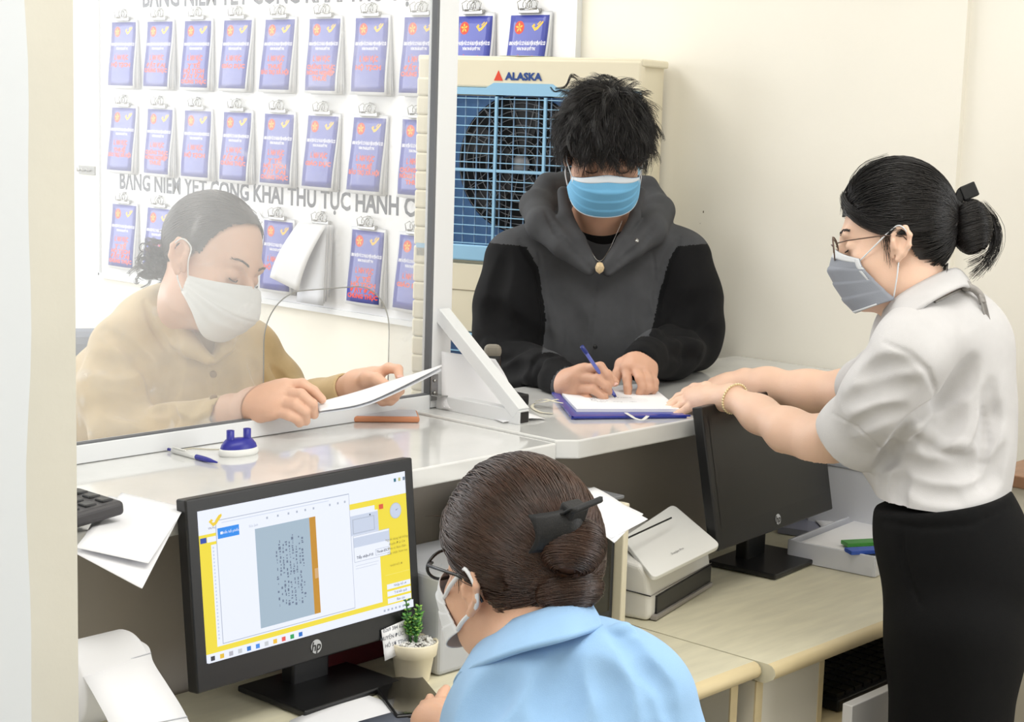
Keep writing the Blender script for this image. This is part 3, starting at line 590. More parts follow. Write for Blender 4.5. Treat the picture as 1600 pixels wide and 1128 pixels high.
# ================================================================ things on the near desk
p = az(664, 1068, DT); t = thing('potted_succulent', 'small green succulent in a cream plastic pot with white gravel', 'potted plant', (p[0], p[1]+.028, DT))
PC = mat('pot_cream', (232, 222, 196), .5); s_ = .86
m = MB(); m.lathe([(0, 0), (.026, 0), (.027, .003), (.033, .04), (.037, .042), (.0395, .062), (.038, .064), (.036, .062), (.035, .05)], PC); m.build('pot', t)
m = MB(); m.lathe([(.0365, .055), (.02, .059), (0, .06)], mat('gravel_base', (210, 206, 200), .9)); rnd = random.Random(2)
for i in range(230):
    a_, r_ = rnd.uniform(0, 2*pi), .034*math.sqrt(rnd.random()); s3 = rnd.uniform(.0016, .0032); k_ = rnd.random()
    m.box((r_*math.cos(a_), r_*math.sin(a_), .06+rnd.uniform(0, .003)), (s3*1.5, s3, s3), mat('gravel_dark', (96, 92, 90), .8) if k_ < .15 else mat('gravel_white', (238, 236, 232), .7), R=Rz(rnd.uniform(0, 3))@Rx(rnd.uniform(0, 3)))
tag(m.build('gravel', t), kind='stuff')
GR = [mat('leaf_green', (96, 158, 66), .4, sss=.1), mat('leaf_light', (150, 196, 92), .4), mat('leaf_deep', (62, 118, 56), .5)]
ms = MB(); ml = MB()
for i in range(9):
    a_ = rnd.uniform(0, 2*pi); l_ = rnd.uniform(.03, .058)*(1.25 if i == 0 else 1); lean = rnd.uniform(.1, .55); top = np.array([math.cos(a_)*lean*l_, math.sin(a_)*lean*l_, .06+l_])
    b0 = np.array([math.cos(a_)*.005, math.sin(a_)*.005, .058]); ms.tube([b0, (b0+top)/2+[0, 0, .003], top], .0012, GR[2], 6)
    for k_ in range(7):
        q0 = b0+(top-b0)*(.35+.65*k_/6)
        for e_ in range(3):
            d = nrm((math.cos(k_*1.3+e_*2.1), math.sin(k_*1.3+e_*2.1), .55)); ln = rnd.uniform(.007, .012); sd = nrm(np.cross(d, Z)); up = np.cross(sd, d)
            v = [q0, q0+d*ln*.5+sd*.0036, q0+d*ln, q0+d*ln*.5-sd*.0036, q0+d*ln*.5+up*.0022, q0+d*ln*.5-up*.0018]
            ml.add(v, [(0, 1, 4), (1, 2, 4), (2, 3, 4), (3, 0, 4), (1, 0, 5), (2, 1, 5), (3, 2, 5), (0, 3, 5)], GR[rnd.randrange(3)], True)
ms.build('stems', t); ml.build('leaves', t)
A = az(640, 1096, DT); t = thing('smartphone', 'black phone lying in front of the plant pot by the seated clerk\'s hand', 'phone', (A[0], A[1], DT), .25)
m = MB(); m.box((0, .0, .006), (.085, .165, .010), BLK, R=Rz(-.75), bev=.004); m.build('phone_body', t); m = MB(); m.box((0, 0, .0113), (.079, .158, .0008), BLKG, R=Rz(-.75)); m.build('phone_screen', t)
c4 = [az(*p_, DT+.002) for p_ in ((452, 1128), (566, 1085), (660, 1118), (560, 1180))]
m = MB(); m.sheet(lambda u_, v_: (c4[0]*(1-u_)+c4[1]*u_)*(1-v_)+(c4[3]*(1-u_)+c4[2]*u_)*v_+Z*(.001+.002*math.sin(u_*3)), 8, 8, PAPER, .001); tagm(m, 'paper_sheet', 'white form on the desk in front of the lit monitor base', 'paper')
c4 = [az(*p_, DT+.006) for p_ in ((560, 1128), (618, 1112), (690, 1150), (640, 1190))]
m = MB(); m.sheet(lambda u_, v_: (c4[0]*(1-u_)+c4[1]*u_)*(1-v_)+(c4[3]*(1-u_)+c4[2]*u_)*v_, 4, 4, mat('grey_card', (92, 98, 112), .5), .001); tagm(m, 'printed_card', 'grey printed card lying on the white form at the bottom edge', 'card')
p = az(572, 1040, DT); t = thing('storage_box', 'dark red low box behind the plant pot and the monitor stand', 'box', (p[0], p[1]+.06, DT), .02)
m = MB(); m.box((0, 0, .026), (.2, .10, .05), mat('maroon_box', (92, 22, 30), .5), bev=.003); m.build('box_body', t); m = MB(); m.box((0, 0, .055), (.204, .104, .007), mat('maroon_lid', (104, 26, 34), .5), bev=.002); m.build('box_lid', t)
# label printer with a curling strip of labels, half hidden by the wall end
lp = az(120, 1160, DT); t = thing('label_printer', 'grey label printer holding a big paper roll by the wall end', 'label printer', (1.13, 1.83, DT), 0)
LG = mat('printer_grey', (120, 122, 126), .45)
m = MB(); m.box((-.02, 0, .045), (.19, .2, .09), LG, bev=.01); m.build('printer_case', t)
rc = P(150, 1060, 2.17)
m = MB(); ax_ = nrm((1, .0, 0)); 
m.lathe([(.012, -.05), (.052, -.05), (.054, -.046), (.054, .046), (.052, .05), (.012, .05)], PAPER, (0, 0, 0), 40, R=Ry(pi/2)); m.v = [a_+rc for a_ in m.v]; W_(m, 'paper_roll', t)
t2 = thing('label_strip', 'broad strip of blank white labels curling over the label printer', 'label strip', tuple(rc+[0, -.05, 0]))
LS = [(118, 1030, 212, 998, 2.16), (123, 1045, 232, 1010, 2.13), (133, 1062, 240, 1035, 2.09), (152, 1095, 262, 1070, 2.04), (172, 1135, 288, 1112, 2.0), (185, 1190, 312, 1165, 1.97)]
LA = bez([P(a_, b_, d_) for a_, b_, c_, e_, d_ in LS], 6); LBp = bez([P(c_, e_, d_+.06) for a_, b_, c_, e_, d_ in LS], 6); nL = len(LA)-1
m = MB(); m.sheet(lambda u_, v_: LA[round(u_*nL)]*(1-v_)+LBp[round(u_*nL)]*v_, nL, 3, PAPER, .0008)
for i in (9, 25): m.tube([LA[i]+[0, 0, .001], LBp[i]+[0, 0, .001]], .0008, PAPER2, 5)
W_(m, 'strip_sheet', t2)
# grey computer tower between the lit monitor and the seated clerk
p = az(715, 1048, DT); t = thing('computer_tower', 'pale grey computer tower standing on the desk behind the seated clerk\'s face', 'computer', (p[0]+.045, p[1]+.085, DT), -.02)
m = MB(); m.box((0, 0, .082), (.18, .18, .162), mat('tower_grey', (182, 184, 188), .4), bev=.008); m.build('tower_case', t)
# laser printer with a dark glass door, papers on top
A = az(972, 982, DT); t = thing('office_printer', 'dark fronted office printer with a cream edge behind the seated clerk\'s bun', 'printer', (A[0]-.145, A[1]+.095, DT), .0)
m = MB(); m.box((.04, .005, .115), (.21, .17, .23), mat('printer_dark', (66, 68, 72), .3), bev=.006); m.build('printer_case', t)
m = MB(); m.box((.05, -.083, .11), (.14, .004, .15), BLKG, bev=.001); m.build('glass_door', t)
m = MB(); m.box((.139, -.09, .113), (.014, .022, .226), CREAM, bev=.003); m.build('edge_trim', t)
m = MB(); m.box((.04, .01, .2335), (.22, .19, .006), mat('lid_grey', (120, 122, 126), .35), bev=.002); m.build('lid', t)
zt2 = DT+.2395
for i, (pts_, dz) in enumerate(((((868, 790), (960, 850), (1005, 805), (905, 765)), .001), (((872, 780), (955, 842), (1012, 812), (928, 764)), .004))):
    c4 = [az(*p_, zt2+dz) for p_ in pts_]
    m = MB(); m.sheet(lambda u_, v_: (c4[0]*(1-u_)+c4[1]*u_)*(1-v_)+(c4[3]*(1-u_)+c4[2]*u_)*v_+Z*(.004*math.sin(u_*2.5+i)**2+.001), 8, 8, PAPER, .0012)
    tagm(m, 'paper_stack', ['lower', 'upper'][i]+' of the white paper stacks on the office printer beside the scanner', 'paper stack')
# document scanner
Fp = az(1012, 972, DT); Rp = az(1107, 914, DT); u = nrm((Rp-Fp)*[1, 1, 0]); L = np.linalg.norm(Rp-Fp); n = np.array([-u[1], u[0], 0]); yaw = math.atan2(u[1], u[0])
t = thing('document_scanner', 'white sheet-fed document scanner with a sloping lid and a black front slot', 'scanner', tuple((Fp+Rp)/2+n*.075), yaw)
SCW = mat('scanner_white', (232, 230, 224), .35)
m = MB(); prf = [(-.075, .0), (-.078, .012), (-.078, .040), (-.070, .085), (-.056, .100), (.03, .112), (.075, .104), (.078, 0)]
m.prism(prf, L, SCW, ((-L/2, 0, .001), Y, Z, X)); o = m.build('scanner_body', t); bv = o.modifiers.new('b', 'BEVEL'); bv.width = .009; bv.segments = 4; bv.limit_method = 'ANGLE'
m = MB(); m.box((.008, -.079, .026), (L-.03, .006, .034), BLK, bev=.001); m.build('paper_slot', t)
m = MB(); m.box((0, -.081, .006), (L-.02, .012, .008), mat('scanner_grey', (150, 144, 138), .4), bev=.001); m.build('exit_tray', t)
m = MB(); m.tube([(-L/2-.0008, -.079, .048), (-L/2-.0008, -.03, .052), (-L/2-.0008, .0, .075), (-L/2-.0008, .05, .085)], .0012, BLK, 6); m.tube([(-L/2, -.0785, .048), (L/2, -.0785, .044)], .0008, MATS['scanner_grey'], 6); m.build('seam_line', t)
zl = DT+.125
fl, fr_, br, bl = [P(a_, b_, d_) for a_, b_, d_ in ((1021, 903, 2.985), (1127, 851, 3.13), (1052, 787, 3.235), (972, 840, 3.09))]
m = MB(); cs = []; q4 = [fl, fr_, br, bl]
for i in range(4):
    p0, p1, p2 = q4[i-1], q4[i], q4[(i+1) % 4]
    for s_ in np.linspace(0, 1, 6): cs.append(p1+nrm(p0-p1)*.016*(1-s_)**2+nrm(p2-p1)*.016*s_**2)
nn = nrm(np.cross(fr_-fl, bl-fl)); k = len(cs); m.add([c for c in cs]+[c-nn*.009 for c in cs], [tuple(range(k)), tuple(range(k, 2*k))[::-1]]+[(k+i, k+(i+1) % k, (i+1) % k, i) for i in range(k)], mat('scanner_lid_white', (236, 236, 232), .3)); o = W_(m, 'scanner_lid', t)
bv = o.modifiers.new('b', 'BEVEL'); bv.width = .003; bv.segments = 3; bv.limit_method = 'ANGLE'
m = MB(); cc = (fl*.75+fr_*.25+br*.0+(br-fr_)*.16+(fr_-fl)*.42); put_text(m, 'ScanJet Pro', .008, mat('print_dim', (120, 120, 120), .5), (fl*.5+fr_*.5+(br-fr_)*.22, nrm(fr_-fl), nrm(bl-fl), nn), .0008); W_(m, 'lettering', t)
e0 = P(1049, 809, 3.13); e1 = P(960, 850, 2.98)
m = MB(); m.tube([e1, e0], .0016, BLK, 6); W_(m, 'feed_flap', t)
m = MB(); b0_ = P(1035, 795, 3.27); m.box((.03, .088, .115), (.12, .012, .05), BLK, bev=.003); m.build('rear_guide', t)
# ---- stacks at the right end of the desk
ST = mat('tray_white', (222, 224, 230), .35); CL = mat('clear_plastic', (226, 228, 236), .15, spec=.6, coat=.3)
p = az(1330, 872, DT); t = thing('desk_tray', 'shallow clear tray of papers with green and blue rulers, beside the standing clerk\'s hip', 'tray', (p[0]+.055, p[1]+.0, DT), .0)
tx, ty = .32, .19; R = Rz(.35)
t.rotation_euler = (0, 0, .1)
m = MB(); m.box((0, 0, .004), (tx, ty, .006), CL)
for s_ in (-1, 1): m.box((s_*tx/2, 0, .022), (.005, ty, .042), CL, bev=.001); m.box((0, s_*ty/2, .022), (tx, .005, .042), CL, bev=.001)
m.build('tray_body', t)
t2 = tag(MB().box((p[0]+.055, p[1]+.0, DT+.023), (tx-.03, ty-.03, .028), PAPER, R=Rz(.1), bev=.001).build('paper_stack'), 'ream of white papers filling the shallow clear tray', 'paper stack')
for nm_, cc, px, py, lb in (('green', (70, 150, 60), 1352, 848, 'green plastic ruler lying on the papers of the shallow tray'), ('blue', (50, 90, 190), 1358, 860, 'blue plastic ruler lying in front of the green one on the tray')):
    c_ = az(px, py, DT+.045); m = MB(); m.box(c_+[.03, -.015, 0], (.16, .030, .008), mat('ruler_'+nm_, cc, .35), R=Rz(-.52), bev=.001); tagm(m, 'ruler', lb, 'ruler')
p = az(1352, 832, DT); t = thing('magazine_file', 'tall white plastic file stand with papers behind the shallow tray', 'file stand', (3.22, 1.88, DT), 0)
m = MB(); m.box((0, 0, .075), (.17, .24, .15), ST, bev=.004)
m.box((0, 0, .152), (.175, .245, .006), mat('tray_edge', (190, 194, 202), .4)); m.build('file_box', t)
m = MB(); m.box((0, 0, .19), (.15, .22, .07), ST, bev=.003); m.build('upper_file_box', t)
tagm(MB().box((3.22, 1.86, DT+.235), (.14, .21, .016), PAPER, R=Rz(.08), bev=.001), 'paper_stack', 'papers on top of the tall white file stand', 'paper stack')
c4 = [az(*p_, DT+.003) for p_ in ((1215, 832), (1290, 843), (1300, 812), (1235, 800))]
m = MB(); m.prism([(c[0], c[1]) for c in c4], .014, mat('folder_grey', (140, 142, 158), .4), ((0, 0, DT+.002), X, Y, Z)); tagm(m, 'document_folder', 'grey plastic folder on the desk between the dark monitor and the shallow tray', 'folder')
c4 = [az(*p_, DT+.02) for p_ in ((1292, 832), (1340, 828), (1325, 806), (1262, 800))]
m = MB(); m.sheet(lambda u_, v_: (c4[0]*(1-u_)+c4[1]*u_)*(1-v_)+(c4[3]*(1-u_)+c4[2]*u_)*v_+Z*(.006*math.sin(u_*3)), 6, 6, PAPER, .0008); tagm(m, 'paper_sheet', 'white sheet lying over the grey plastic folder', 'paper')
# ---- drawer cabinet against the wall behind the standing clerk
t = thing('drawer_cabinet', 'cream drawer cabinet with a dark and wood top at the right edge of the photo', 'cabinet', (3.13, 1.085, 0))
cx_, cy_ = .37, .78
m = MB(); m.box((0, 0, .5), (cx_, cy_, 1.0), DESKW, bev=.003); m.build('cabinet_body', t)
m = MB(); m.box((0, 0, 1.012), (cx_+.02, cy_+.02, .024), mat('top_brown', (156, 116, 88), .4, var=.1, scale=8, stretch=(2, 14, 2)), bev=.003); m.build('cabinet_top', t)
for i in range(4):
    f_ = MB(); z = .14+i*.235; f_.box((-cx_/2-.008, 0, z), (.016, cy_-.03, .22), mat('drawer_cream', (216, 208, 190), .45), bev=.003); d = f_.build('drawer', t)
    k_ = MB()
    for yy_ in (-.2, .2): k_.lathe([(0, .022), (.01, .02), (.012, .014), (.006, .006), (.006, 0)], STEEL, (-cx_/2-.016, yy_, z), 14, R=Ry(-pi/2))
    k_.build('knob', d)
tagm(MB().box((3.12, 1.085, 1.042), (.3, .5, .03), BLK, bev=.004), 'document_case', 'flat black case lying on the drawer cabinet', 'case')
# ---- high backed chair behind the woman in the tan jacket
cc = P(122, 560, 3.8); t = thing('office_chair', 'grey blue high backed chair behind the woman in the tan jacket', 'chair', (cc[0]-.12, cc[1]+.05, 0), -.5)
CG = mat('chair_grey', (128, 134, 150), .8, var=.08, scale=60)
m = MB(); zc = ay(122, 505, cc[1])[2]; m.box((0, .0, zc-.32), (.46, .07, .62), CG, bev=.03); m.build('backrest', t)
m = MB(); m.box((0, -.24, .5), (.48, .46, .09), CG, bev=.03); m.build('seat', t)
m = MB(); m.box((0, .05, .62), (.07, .02, .4), BLK, bev=.005); m.build('back_support', t)
m = MB(); m.tube([(0, -.22, .06), (0, -.22, .47)], .025, STEEL, 14); m.build('gas_column', t)
for i in range(5): a_ = i*2*pi/5; m = MB(); m.tube([(0, -.22, .1), (.27*math.cos(a_), -.22+.27*math.sin(a_), .06)], .018, BLK, 10); m.lathe([(0, -.01), (.025, -.01), (.025, .01), (0, .01)], BLK, (.27*math.cos(a_), -.22+.27*math.sin(a_), .026), 12, R=Rx(pi/2)); m.build('leg', t)
# small bag at the far side of the ledge
cc = P(746, 560, 3.42); t = thing('small_pouch', 'small black pouch with a grey top standing on the ledge behind the screen foot', 'pouch', (cc[0], 2.305, CT+.001), -.75)
m = MB(); m.box((0, 0, .045), (.034, .03, .09), BLK, bev=.01); m.build('pouch_body', t)
m = MB(); m.box((.0, 0, .094), (.034, .03, .026), mat('pouch_grey', (128, 122, 110), .7), bev=.01); m.build('pouch_top', t)
# spot marks on the wall
m = MB()
for px, py, r_ in ((1099, 331, .003), (1094, 349, .0012)): 
    q_ = ax(px, py, XW-.0008); m.add([q_, *[q_+np.array([0, math.cos(a_)*r_*.5, math.sin(a_)*r_]) for a_ in np.linspace(0, 2*pi, 10, endpoint=False)]], [(0, i+1, (i+1) % 10+1) for i in range(10)], mat('wall_mark', (90, 70, 40), .9))
o = m.build('trim_3'); o['kind'] = 'structure'
# ================================================================ soft solid modelling (distance fields -> one continuous mesh)
class Field:
    def __init__(s, lo, hi, h):
        s.lo = np.array(lo, float); s.h = h; s.n = np.ceil((np.array(hi)-s.lo)/h).astype(int)+1
        s.D = np.full(s.n, 1., np.float32); s.ax = [(s.lo[i]+np.arange(s.n[i])*h).astype(np.float32) for i in range(3)]
    def sl(s, a, b, mg):
        i0 = np.maximum(0, np.floor((np.array(a)-mg-s.lo)/s.h).astype(int)); i1 = np.minimum(s.n, np.ceil((np.array(b)+mg-s.lo)/s.h).astype(int)+1)
        if (i1 <= i0).any(): return None
        S = tuple(slice(i0[k], i1[k]) for k in range(3))
        return S, s.ax[0][S[0]][:, None, None], s.ax[1][S[1]][None, :, None], s.ax[2][S[2]][None, None, :]
    def comb(s, S, d, k, op):
        D = s.D[S]
        if op == 'u': h = np.maximum(k-np.abs(D-d), 0)/max(k, 1e-6); s.D[S] = np.minimum(D, d)-h*h*k*.25
        elif op == 's': d = -d; h = np.maximum(k-np.abs(D-d), 0)/max(k, 1e-6); s.D[S] = np.maximum(D, d)+h*h*k*.25
    def cap(s, a, b, ra, rb=None, k=.012, op='u', flat=None):
        a = np.array(a, float); b = np.array(b, float); rb = ra if rb is None else rb; r = max(ra, rb)
        g = s.sl(np.minimum(a, b)-r, np.maximum(a, b)+r, k+3*s.h)
        if g is None: return s
        S, x, y, z = g; ab = (b-a).astype(np.float32); L = max(float(ab@ab), 1e-9)
        px, py, pz = x-a[0], y-a[1], z-a[2]; t = np.clip((px*ab[0]+py*ab[1]+pz*ab[2])/L, 0, 1)
        qx, qy, qz = px-t*ab[0], py-t*ab[1], pz-t*ab[2]
        if flat is not None:
            n, f = flat; n = nrm(n); dn = (qx*n[0]+qy*n[1]+qz*n[2])*(1/f-1); qx = qx+dn*n[0]; qy = qy+dn*n[1]; qz = qz+dn*n[2]
            d = (np.sqrt(qx*qx+qy*qy+qz*qz)-(ra+(rb-ra)*t))*(.5+.5*f)
        else: d = np.sqrt(qx*qx+qy*qy+qz*qz)-(ra+(rb-ra)*t)
        s.comb(S, d.astype(np.float32), k, op); return s
    def chain(s, pts, rs, k=.012, op='u', flat=None):
        for i in range(len(pts)-1): s.cap(pts[i], pts[i+1], rs[i], rs[i+1], k, op, flat)
        return s
    def ell(s, c, r, R=None, k=.012, op='u'):
        c = np.array(c, float); r = np.array(r, float); R = np.eye(3) if R is None else np.array(R); m = np.sqrt(((R*r)**2).sum(1))
        g = s.sl(c-m, c+m, k+3*s.h)
        if g is None: return s
        S, x, y, z = g; x = x-c[0]; y = y-c[1]; z = z-c[2]; q = [x*R[0, i]+y*R[1, i]+z*R[2, i] for i in range(3)]
        k0 = np.sqrt(sum((q[i]/r[i])**2 for i in range(3))); k1 = np.sqrt(sum((q[i]/r[i]**2)**2 for i in range(3)))
        d = k0*(k0-1)/np.maximum(k1, 1e-6); s.comb(S, d.astype(np.float32), k, op); return s
    def plane(s, p, n, k=.004, box=None):
        """cut away everything on the n side of the plane"""
        n = nrm(n); g = s.sl(*(box if box else (s.lo, s.lo+s.n*s.h)), 0); S, x, y, z = g
        d = (x-p[0])*n[0]+(y-p[1])*n[1]+(z-p[2])*n[2]; s.comb(S, -d.astype(np.float32)+0*s.D[S], k, 's'); return s
    def at(s, p):
        i = (np.array(p)-s.lo)/s.h; i0 = np.clip(np.floor(i).astype(int), 0, s.n-2); f = i-i0; v = 0
        for a in (0, 1):
            for b in (0, 1):
                for c in (0, 1): v += s.D[i0[0]+a, i0[1]+b, i0[2]+c]*(f[0] if a else 1-f[0])*(f[1] if b else 1-f[1])*(f[2] if c else 1-f[2])
        return float(v)
    def grad(s, p):
        e = s.h*1.5; return nrm([s.at(p+np.eye(3)[i]*e)-s.at(p-np.eye(3)[i]*e) for i in range(3)])
    def hit(s, px, py, o=None, r=None):
        o = CAM if o is None else o; r = ray(px, py) if r is None else r; r = nrm(r)
        hi = s.lo+(s.n-1)*s.h; t0 = np.max(np.minimum((s.lo-o)/r, (hi-o)/r))+1e-4; t1 = np.min(np.maximum((s.lo-o)/r, (hi-o)/r)); t = max(t0, 0)
        while t < t1:
            d = s.at(o+r*t)
            if d < 0: return o+r*(t+d)
            t += max(min(d, .02)*.7, s.h*.4)
        return None
    def fold(s, pts, r=.014, depth=.006, k=.012, op='s'):
        """groove ('s') or ridge ('u') along picture points on the cloth surface"""
        w_ = []
        for i in range(len(pts)-1):
            for q in np.linspace(0, 1, 4, endpoint=i == len(pts)-2):
                p = s.hit(pts[i][0]*(1-q)+pts[i+1][0]*q, pts[i][1]*(1-q)+pts[i+1][1]*q)
                if p is not None: w_.append(p+s.grad(p)*((r-depth) if op == 's' else -(r-depth)))
        m_ = len(w_)-1
        for i in range(m_):
            if np.linalg.norm(w_[i+1]-w_[i]) > .08: continue
            e = lambda j: r*(.45+.55*math.sin(pi*min(1, max(0, j/m_))))
            s.cap(w_[i], w_[i+1], e(i), e(i+1), k, op)
        return s
    def noise(s, amp, sc, seed=0, aniso=(1, 1, 1)):
        """gentle waviness of the surface"""
        r_ = np.random.RandomState(seed)
        for i in range(4):
            w_ = r_.normal(size=3)*sc*np.array(aniso); ph = r_.uniform(0, 6.28)
            s.D += (amp/2)*np.sin(s.ax[0][:, None, None]*w_[0]+s.ax[1][None, :, None]*w_[1]+s.ax[2][None, None, :]*w_[2]+ph).astype(np.float32)
        return s
    def mesh(s):
        D = s.D; neg = D < 0; n = s.n
        def c8(A): return [A[a:n[0]-1+a, b:n[1]-1+b, c:n[2]-1+c] for a in (0, 1) for b in (0, 1) for c in (0, 1)]
        cn = c8(neg); cnt = sum(q.astype(np.int8) for q in cn); act = (cnt > 0) & (cnt < 8); idx = np.argwhere(act)
        vid = np.full(act.shape, -1, np.int32); vid[act] = np.arange(len(idx))
        val = np.array([D[idx[:, 0]+a, idx[:, 1]+b, idx[:, 2]+c] for a in (0, 1) for b in (0, 1) for c in (0, 1)])
        cr = np.array([(a, b, c) for a in (0, 1) for b in (0, 1) for c in (0, 1)], float)
        acc = np.zeros((len(idx), 3)); num = np.zeros(len(idx))
        for i in range(8):
            for j in range(i+1, 8):
                if abs(cr[i]-cr[j]).sum() != 1: continue
                va, vb = val[i], val[j]; x = (va < 0) != (vb < 0); t = np.where(x, va/np.where(x, va-vb, 1), 0)
                acc += np.where(x[:, None], cr[i]+(cr[j]-cr[i])*t[:, None], 0); num += x
        V = s.lo+(idx+acc/num[:, None])*s.h; Fs = []
        for ax_ in range(3):
            o1, o2 = [(1, 2), (2, 0), (0, 1)][ax_]; A = np.take(neg, range(n[ax_]-1), ax_); B = np.take(neg, range(1, n[ax_]), ax_); e = np.argwhere(A != B)
            e = e[(e[:, o1] > 0) & (e[:, o2] > 0) & (e[:, o1] < n[o1]-1) & (e[:, o2] < n[o2]-1)]
            if not len(e): continue
            d1 = np.zeros(3, int); d1[o1] = 1; d2 = np.zeros(3, int); d2[o2] = 1
            q = np.stack([vid[tuple((e-x).T)] for x in (d1+d2, d2, d1*0, d1)], 1)
            fl = ~A[tuple(e.T)]; q[fl] = q[fl][:, ::-1]; Fs.append(q)
        Q = np.vstack(Fs); return V, Q[(Q >= 0).all(1)]
def big_mesh(name, parts, parent):
    """parts: list of (verts, quads or tris array, material or (materials, index array)); fast path to one mesh object"""
    iv = np.array(wmat(parent).inverted()); V = []; L = []; S = []; MI = []; mats = []; n = 0
    for v, f, m in parts:
        f = np.asarray(f); V.append(v); L.append((f+n).ravel()); S.append(np.full(len(f), f.shape[1])); n += len(v)
        if isinstance(m, tuple): ms, ix = m; off = len(mats); mats += ms; MI.append(np.asarray(ix)+off)
        else:
            if m not in mats: mats.append(m)
            MI.append(np.full(len(f), mats.index(m)))
    V = np.vstack(V); V = V@iv[:3, :3].T+iv[:3, 3]; L = np.concatenate(L); S = np.concatenate(S); MI = np.concatenate(MI)
    me = bpy.data.meshes.new(name); me.vertices.add(len(V)); me.vertices.foreach_set('co', V.astype(np.float32).ravel())
    me.loops.add(len(L)); me.loops.foreach_set('vertex_index', L.astype(np.int32)); me.polygons.add(len(S))
    me.polygons.foreach_set('loop_start', np.concatenate([[0], np.cumsum(S)[:-1]]).astype(np.int32)); me.polygons.foreach_set('loop_total', S.astype(np.int32))
    me.polygons.foreach_set('material_index', MI.astype(np.int32)); me.polygons.foreach_set('use_smooth', np.ones(len(S), bool))
    for m in mats: me.materials.append(m)
    me.update(calc_edges=True); me.validate()
    o = bpy.data.objects.new(name, me); link(o); o.parent = parent; return o
def strands(Pn, r0, r1=None, seg=3):
    """Pn (N,K,3) -> verts, quads of thin tubes"""
    N_, K = Pn.shape[:2]; T = np.gradient(Pn, axis=1); T /= np.maximum(np.linalg.norm(T, axis=2, keepdims=True), 1e-9)
    a = np.array([.31, .2, .93]); U = np.cross(T, a); U /= np.maximum(np.linalg.norm(U, axis=2, keepdims=True), 1e-9); W = np.cross(T, U)
    tt = np.linspace(0, 1, K); r = ((r0*(1-tt)+(r0 if r1 is None else r1)*tt)*np.minimum(1, tt*5+.2))[None, :, None, None]*np.ones((1, 1, seg, 1))
    q = np.arange(seg)*2*pi/seg; V = Pn[:, :, None]+r*(U[:, :, None]*np.cos(q)[None, None, :, None]+W[:, :, None]*np.sin(q)[None, None, :, None])
    i, j, l = np.meshgrid(np.arange(N_), np.arange(K-1), np.arange(seg), indexing='ij'); b = i*K*seg
    Fq = np.stack([b+j*seg+l, b+j*seg+(l+1) % seg, b+(j+1)*seg+(l+1) % seg, b+(j+1)*seg+l], -1).reshape(-1, 4)
    return V.reshape(-1, 3), Fq
